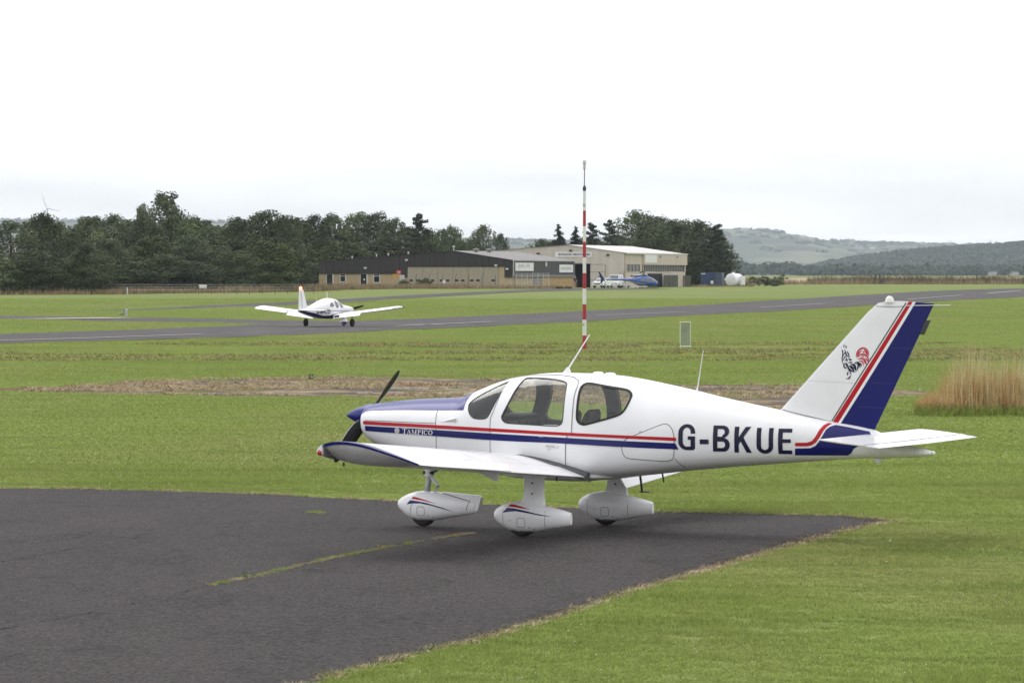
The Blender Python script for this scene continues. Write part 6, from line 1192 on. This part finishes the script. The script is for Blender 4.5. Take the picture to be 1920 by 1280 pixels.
def view_pts(n, y0, y1, pw_=2.0):
    """points over the field of view, thinning with distance"""
    u = rng.uniform(0, 1, n); y = (y0 ** (2 - pw_) + u * (y1 ** (2 - pw_) - y0 ** (2 - pw_))) ** (1 / (2 - pw_)) if pw_ != 2 else y0 * (y1 / y0) ** u
    e = rng.uniform(-1, 1, n); x = e * (y * 960 / F_PX * 1.2 + 7.0) + np.sign(e) * (np.abs(e) > .8) * rng.exponential(2.0, n); return np.stack([x, y, np.zeros(n)], 1)
STRIP = SN + SF[::-1]; RUNW = RUN_N + RUN_F[::-1]
def clump(n, r, h, wd, lean): P = np.zeros((n, 3)); a = rng.uniform(0, 6.28, n); q = r * np.sqrt(rng.uniform(0, 1, n)); P[:, 0] = q * np.cos(a); P[:, 1] = q * np.sin(a); return P, h * rng.uniform(.45, 1.2, n)
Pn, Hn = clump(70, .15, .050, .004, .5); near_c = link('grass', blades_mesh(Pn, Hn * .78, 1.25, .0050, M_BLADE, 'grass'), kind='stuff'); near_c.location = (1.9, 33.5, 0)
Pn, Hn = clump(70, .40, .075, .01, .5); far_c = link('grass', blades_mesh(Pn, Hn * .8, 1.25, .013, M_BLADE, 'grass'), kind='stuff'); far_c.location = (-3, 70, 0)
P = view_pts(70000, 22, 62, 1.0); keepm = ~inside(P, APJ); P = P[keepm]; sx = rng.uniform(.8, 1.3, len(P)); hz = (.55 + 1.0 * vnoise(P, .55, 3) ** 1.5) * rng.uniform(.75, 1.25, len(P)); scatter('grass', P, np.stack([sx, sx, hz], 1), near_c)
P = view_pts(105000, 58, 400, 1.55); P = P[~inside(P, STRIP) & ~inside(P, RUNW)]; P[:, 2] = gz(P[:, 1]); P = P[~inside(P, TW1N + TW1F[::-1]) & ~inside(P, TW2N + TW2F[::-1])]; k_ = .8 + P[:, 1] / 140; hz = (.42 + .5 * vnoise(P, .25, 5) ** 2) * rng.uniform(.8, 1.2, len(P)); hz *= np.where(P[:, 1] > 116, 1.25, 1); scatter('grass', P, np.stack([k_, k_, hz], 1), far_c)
# dry fringe along the apron edge and in the crack
Pd, Hd = clump(26, .07, .05, .003, .9); dry_c = link('dry_grass', blades_mesh(Pd, Hd, 1.3, .0045, M_TUFT, 'dry_grass'), kind='stuff'); dry_c.location = (2.2, 49.55, 0)
E_ = []
for a, b in zip(APRON[:23], APRON[1:24]):
    L = math.dist(a, b)
    for _ in range(int(L * 15)): t = rng.uniform(); E_.append((a[0] + (b[0]-a[0]) * t + rng.normal(0, .03), a[1] + (b[1]-a[1]) * t + rng.normal(.03, .09), .005))
E_ = np.array(E_); s_ = rng.uniform(.5, 1.3, len(E_)); scatter('dry_grass', E_, np.stack([s_ * 1.2, s_ * 1.2, s_ * .8], 1), dry_c)
CW = [(-2.94,37.94),(-2.62,39.01),(-2.22,40.44),(-1.84,41.89),(-1.42,43.12),(-.97,44.42),(-.44,45.61)]; E_, G_ = [], []
for a, b in zip(CW[:-1], CW[1:]):
    for _ in range(75):
        t = rng.uniform(); q = (a[0] + (b[0]-a[0]) * t + rng.normal(0, .03), a[1] + (b[1]-a[1]) * t + rng.normal(0, .05), .01)
        if vnoise(np.array([q]), 3.1, 19)[0] < .14: continue
        (G_ if rng.uniform() < .35 + .4 * (vnoise(np.array([q]), 1.7, 9)[0] > .6) else E_).append(q)
E_ = np.array(E_); s_ = rng.uniform(.2, .62, len(E_)); scatter('dry_grass', E_, np.stack([s_, s_, s_ * .8], 1), dry_c)
G_ = np.array(G_); s_ = rng.uniform(.15, .55, len(G_)); scatter('weeds', G_, np.stack([s_ * .6, s_ * .6, s_ * 1.3], 1), near_c)
G2_ = np.array([(-2.5 + rng.normal(0, .06), 49.55 + rng.normal(0, .10), .01) for _ in range(16)]); s_ = rng.uniform(.25, .5, 16); scatter('weeds', G2_, np.stack([s_, s_, s_ * 1.3], 1), near_c)
def herb(loc, h, n, m_, label, name='weed', cat='weed'):
    C = np.stack([rng.normal(0, h * .35, n), rng.normal(0, h * .35, n), rng.uniform(.1, 1, n) * h], 1); nn = rng.normal(0, .5, (n, 3)) + np.array([0, 0, .8]); nn /= np.linalg.norm(nn, axis=1, keepdims=True); V, Fc = cards(C, nn, np.full(n, h * .16)); o = empty(name, loc, label=label, cat=cat); link('leaves', np_mesh('leaves', V, Fc, m_), o); b = MB(); b.tube([(0,0,0),(0,0,h)], h * .02, 5); b.build('stem', M_BARK, o)
herb((-2.66, 38.85, .01), .065, 60, leaf_mat('bluish_leaves', (.08,.16,.07), (.12,.20,.09), (.06,.12,.05)), 'small leafy green weed growing in the asphalt crack')
herb((-5.81, 112.3, 0), .17, 60, L_PINE, 'dark upright thistle on the bare brown strip'); herb((-1.45, 42.95, .01), .05, 14, mat('yellow_bloom', (.6,.42,.03), .7), 'tiny yellow flowering weed in the asphalt crack')
# dry tufts on the disused strip
P = np.stack([rng.uniform(-13, 10, 5200), rng.uniform(85, 115, 5200), np.full(5200, .004)], 1); P = P[inside(P, STRIP)]; nv_ = vnoise(P, .5, 21); edge = vnoise(P * np.array([.6, 1.6, 1]), .35, 22); P = P[(edge > .53) | (nv_ > .64)]; s_ = rng.uniform(1.0, 2.6, len(P)); scatter('dry_grass', P, np.stack([s_ * 1.6, s_ * 1.6, s_ * .85], 1), dry_c)
P = np.stack([rng.uniform(-13, 10, 2600), rng.uniform(85, 115, 2600), np.full(2600, .004)], 1); P = P[inside(P, STRIP)]; P = P[vnoise(P, .7, 31) > .62]; s_ = rng.uniform(.4, .9, len(P)); scatter('weeds', P, np.stack([s_, s_, s_ * .8], 1), far_c)
# taller brownish growth beyond the strip, round the mast
Po, Ho = clump(40, .12, .06, .004, .6); olive_c = link('grass', blades_mesh(Po, Ho, .9, .006, M_OLIVE_G, 'grass'), kind='stuff'); olive_c.location = (3.4, 157.2, 0)
P = view_pts(5200, 118, 172, 1.0); P = P[(vnoise(P * np.array([.5, 1, 1]), .16, 41) > .52) & (P[:, 1] > 136)]; s_ = rng.uniform(1.4, 3.2, len(P)); scatter('grass', P, np.stack([s_ * 1.6, s_ * 1.6, s_ * .8], 1), olive_c)
# clover and hawkbit flowers
def flowers(name, P, r, m_):
    n = len(P); o8 = np.array([(1,0,0),(-1,0,0),(0,1,0),(0,-1,0),(0,0,1),(0,0,-1)], float); F8 = np.array([(0,2,4),(2,1,4),(1,3,4),(3,0,4),(2,0,5),(1,2,5),(3,1,5),(0,3,5)]); V = (P[:, None, :] + o8[None] * np.asarray(r).reshape(-1, 1, 1)).reshape(-1, 3); Fc = (F8[None] + 6 * np.arange(n)[:, None, None]).reshape(-1, 3); return link(name, np_mesh(name, V, Fc, m_), kind='stuff')
P = view_pts(6500, 28, 118, 1.3); P = P[~inside(P, APJ) & ~inside(P, STRIP)]; P = P[vnoise(P, .22, 51) ** 1.6 > rng.uniform(.1, 1.1, len(P))]; P[:, 2] = rng.uniform(.03, .055, len(P)); flowers('clover_flowers', P, rng.uniform(.004, .009, len(P)) * (.55 + P[:, 1] / 110), mat('clover_white', (.62,.60,.50), .8))
P = view_pts(1800, 118, 170, 1.0); P = P[vnoise(P * np.array([.6, 1, 1]), .12, 61) > .55]; P[:, 2] = rng.uniform(.05, .14, len(P)); flowers('hawkbit_flowers', P, rng.uniform(.012, .028, len(P)), mat('hawkbit_yellow', (.62,.44,.04), .8))
# fallen litter on the apron
P = np.stack([rng.uniform(-7, 3.5, 1500), rng.uniform(29, 52, 1500), np.full(1500, .012)], 1); P = P[inside(P, APRON)]; flowers('litter', P, rng.uniform(.0012, .0036, len(P)) ** 1.0, mat('pale_grit', (.26,.23,.20), .9))
E2 = np.array([(a[0] + (b[0]-a[0]) * t + rng.normal(-.12, .12), a[1] + (b[1]-a[1]) * t + rng.normal(-.15, .18), .012) for a, b in zip(APRON[8:20], APRON[9:21]) for t in rng.uniform(0, 1, 90)]); flowers('moss_crumbs', E2, rng.uniform(.004, .010, len(E2)), mat('moss_red', (.10,.05,.03), .95))
# tall pampas-like stand
nb_ = 9000; x = 8.95 + rng.uniform(0, 1, nb_) ** .9 * 3.6; y = 84.6 + rng.uniform(-.9, .9, nb_); hh = np.where(rng.uniform(9.2, 9.9, nb_) > x, .30 + .25 * rng.uniform(0, 1, nb_), (.34 + .74 * rng.beta(1.7, 2.2, nb_)) * (.66 + .75 * vnoise(np.stack([x, y], 1), 2.1, 71))); hh = np.where((x > 9.5) & (rng.uniform(0, 1, nb_) < .035), hh * rng.uniform(1.2, 1.5, nb_), hh)
P = np.stack([x, y, np.zeros(nb_)], 1); link('tall_grass', blades_mesh(P, hh, .24, .011, M_STRAW, 'tall_grass'), kind='stuff')
nb_ = 600; x = 9.5 + rng.uniform(0, 1, nb_) * 3.2; y = 84.5 + rng.uniform(-.8, .8, nb_); P = np.stack([x, y, np.zeros(nb_)], 1); link('tall_grass', blades_mesh(P, (.95 + .45 * rng.uniform(0, 1, nb_)) * (.72 + .5 * vnoise(P, 1.7, 71)), .10, .015, multi_mat('pale_straw', [(.58,.50,.30), (.66,.60,.40), (.48,.38,.2)], [1.2, 3.0], [(1, 1, .3)] * 2, rough=.75), 'tall_grass'), kind='stuff')
nb_ = 2600; x = 8.85 + rng.uniform(0, 1, nb_) * .8; y = 84.3 + rng.uniform(-.6, .6, nb_); P = np.stack([x, y, np.zeros(nb_)], 1); link('tall_grass', blades_mesh(P, .42 * rng.uniform(.5, 1.1, nb_), .75, .010, M_STRAW, 'tall_grass'), kind='stuff')
nb_ = 5200; x = 8.7 + rng.uniform(0, 1, nb_) * 4.0; y = 83.5 + rng.normal(.15, .38, nb_); P = np.stack([x, y, np.zeros(nb_)], 1); link('grass', blades_mesh(P, .24 * rng.uniform(.25, 1.3, nb_), .6, .011, M_BLADE, 'grass'), kind='stuff')
nb_ = 150; x = 9.3 + rng.uniform(0, 1, nb_) * 2.9; y = 83.8 + rng.uniform(-.3, .4, nb_); P = np.stack([x, y, np.zeros(nb_)], 1); link('tall_grass', blades_mesh(P, .85 * rng.uniform(.45, 1.1, nb_), .9, .012, M_STRAW, 'tall_grass'), kind='stuff')
# tall dry grass bands before the trees, before the hangars and at the far edge of the field
def band(pts, depth, hgt, n, mt, wd=.06, name='tall_grass'):
    P, H = [], []; L = [math.dist(a, b) for a, b in zip(pts[:-1], pts[1:])]
    for (a, b), l in zip(zip(pts[:-1], pts[1:]), L):
        k_ = int(n * l / sum(L)); t = rng.uniform(0, 1, k_); x = a[0] + (b[0]-a[0]) * t; y = a[1] + (b[1]-a[1]) * t + rng.uniform(-depth/2, depth/2, k_); P.append(np.stack([x, y, gz(y)], 1)); H.append(hgt * rng.uniform(.4, 1.1, k_) * (.6 + .7 * vnoise(np.stack([x, y], 1), .35, 81)))
    link(name, blades_mesh(np.concatenate(P), np.concatenate(H), .3, wd, mt, name), kind='stuff')
M_PINK = multi_mat('pinkish_grass', [(.30,.215,.145), (.36,.275,.18), (.21,.17,.09)], [.08, .4], [(1, 1, 1)] * 2, fine=(2.0, .3))
M_HEDGE = multi_mat('brown_hedge', [(.15,.105,.075), (.22,.165,.11), (.09,.085,.045)], [.05, .3], [(1, 1, 1)] * 2, fine=(1.2, .35))
band([(-72, 440), (-58, 441), (-46, 446), (-41, 456), (-31, 470), (-24, 492)], 9, .85, 9000, M_PINK)
band([(-24, 492), (-22, 520), (-16, 545), (-8, 548), (0, 545), (6, 543)], 8, .75, 7000, M_PINK, .06)
band([(-30, 545), (-18, 547), (-6, 546)], 6, .8, 3500, M_PINK, .06)
band([(39, 665), (50, 790), (64, 800), (85, 806), (125, 812)], 10, 1.25, 9000, M_PINK, .09)
band([(62, 815), (85, 818), (140, 822)], 8, 1.9, 9000, M_HEDGE, .13)
band([(28, 640), (33, 640), (40, 645)], 5, .45, 1200, M_PINK, .06)
band([(2, 556), (6, 553), (8.5, 551)], 2, .55, 700, L_LIGHT, .05, 'weeds')
# ------------------------------------------------------------------ air
b = MB(); b.box((0, 6950, 158), (19000, 14100, 335)); hz_ = b.build('haze', [], kind='stuff')
m = bpy.data.materials.new('haze'); m.use_nodes = True; t = m.node_tree; t.nodes.clear(); o = t.nodes.new('ShaderNodeOutputMaterial'); v = t.nodes.new('ShaderNodeVolumePrincipled'); v.inputs['Color'].default_value = (.82, .91, 1.0, 1); v.inputs['Density'].default_value = 6e-5; v.inputs['Anisotropy'].default_value = .1
t.links.new(v.outputs[0], o.inputs['Volume']); hz_.data.materials.append(m); hz_.display_type = 'WIRE'
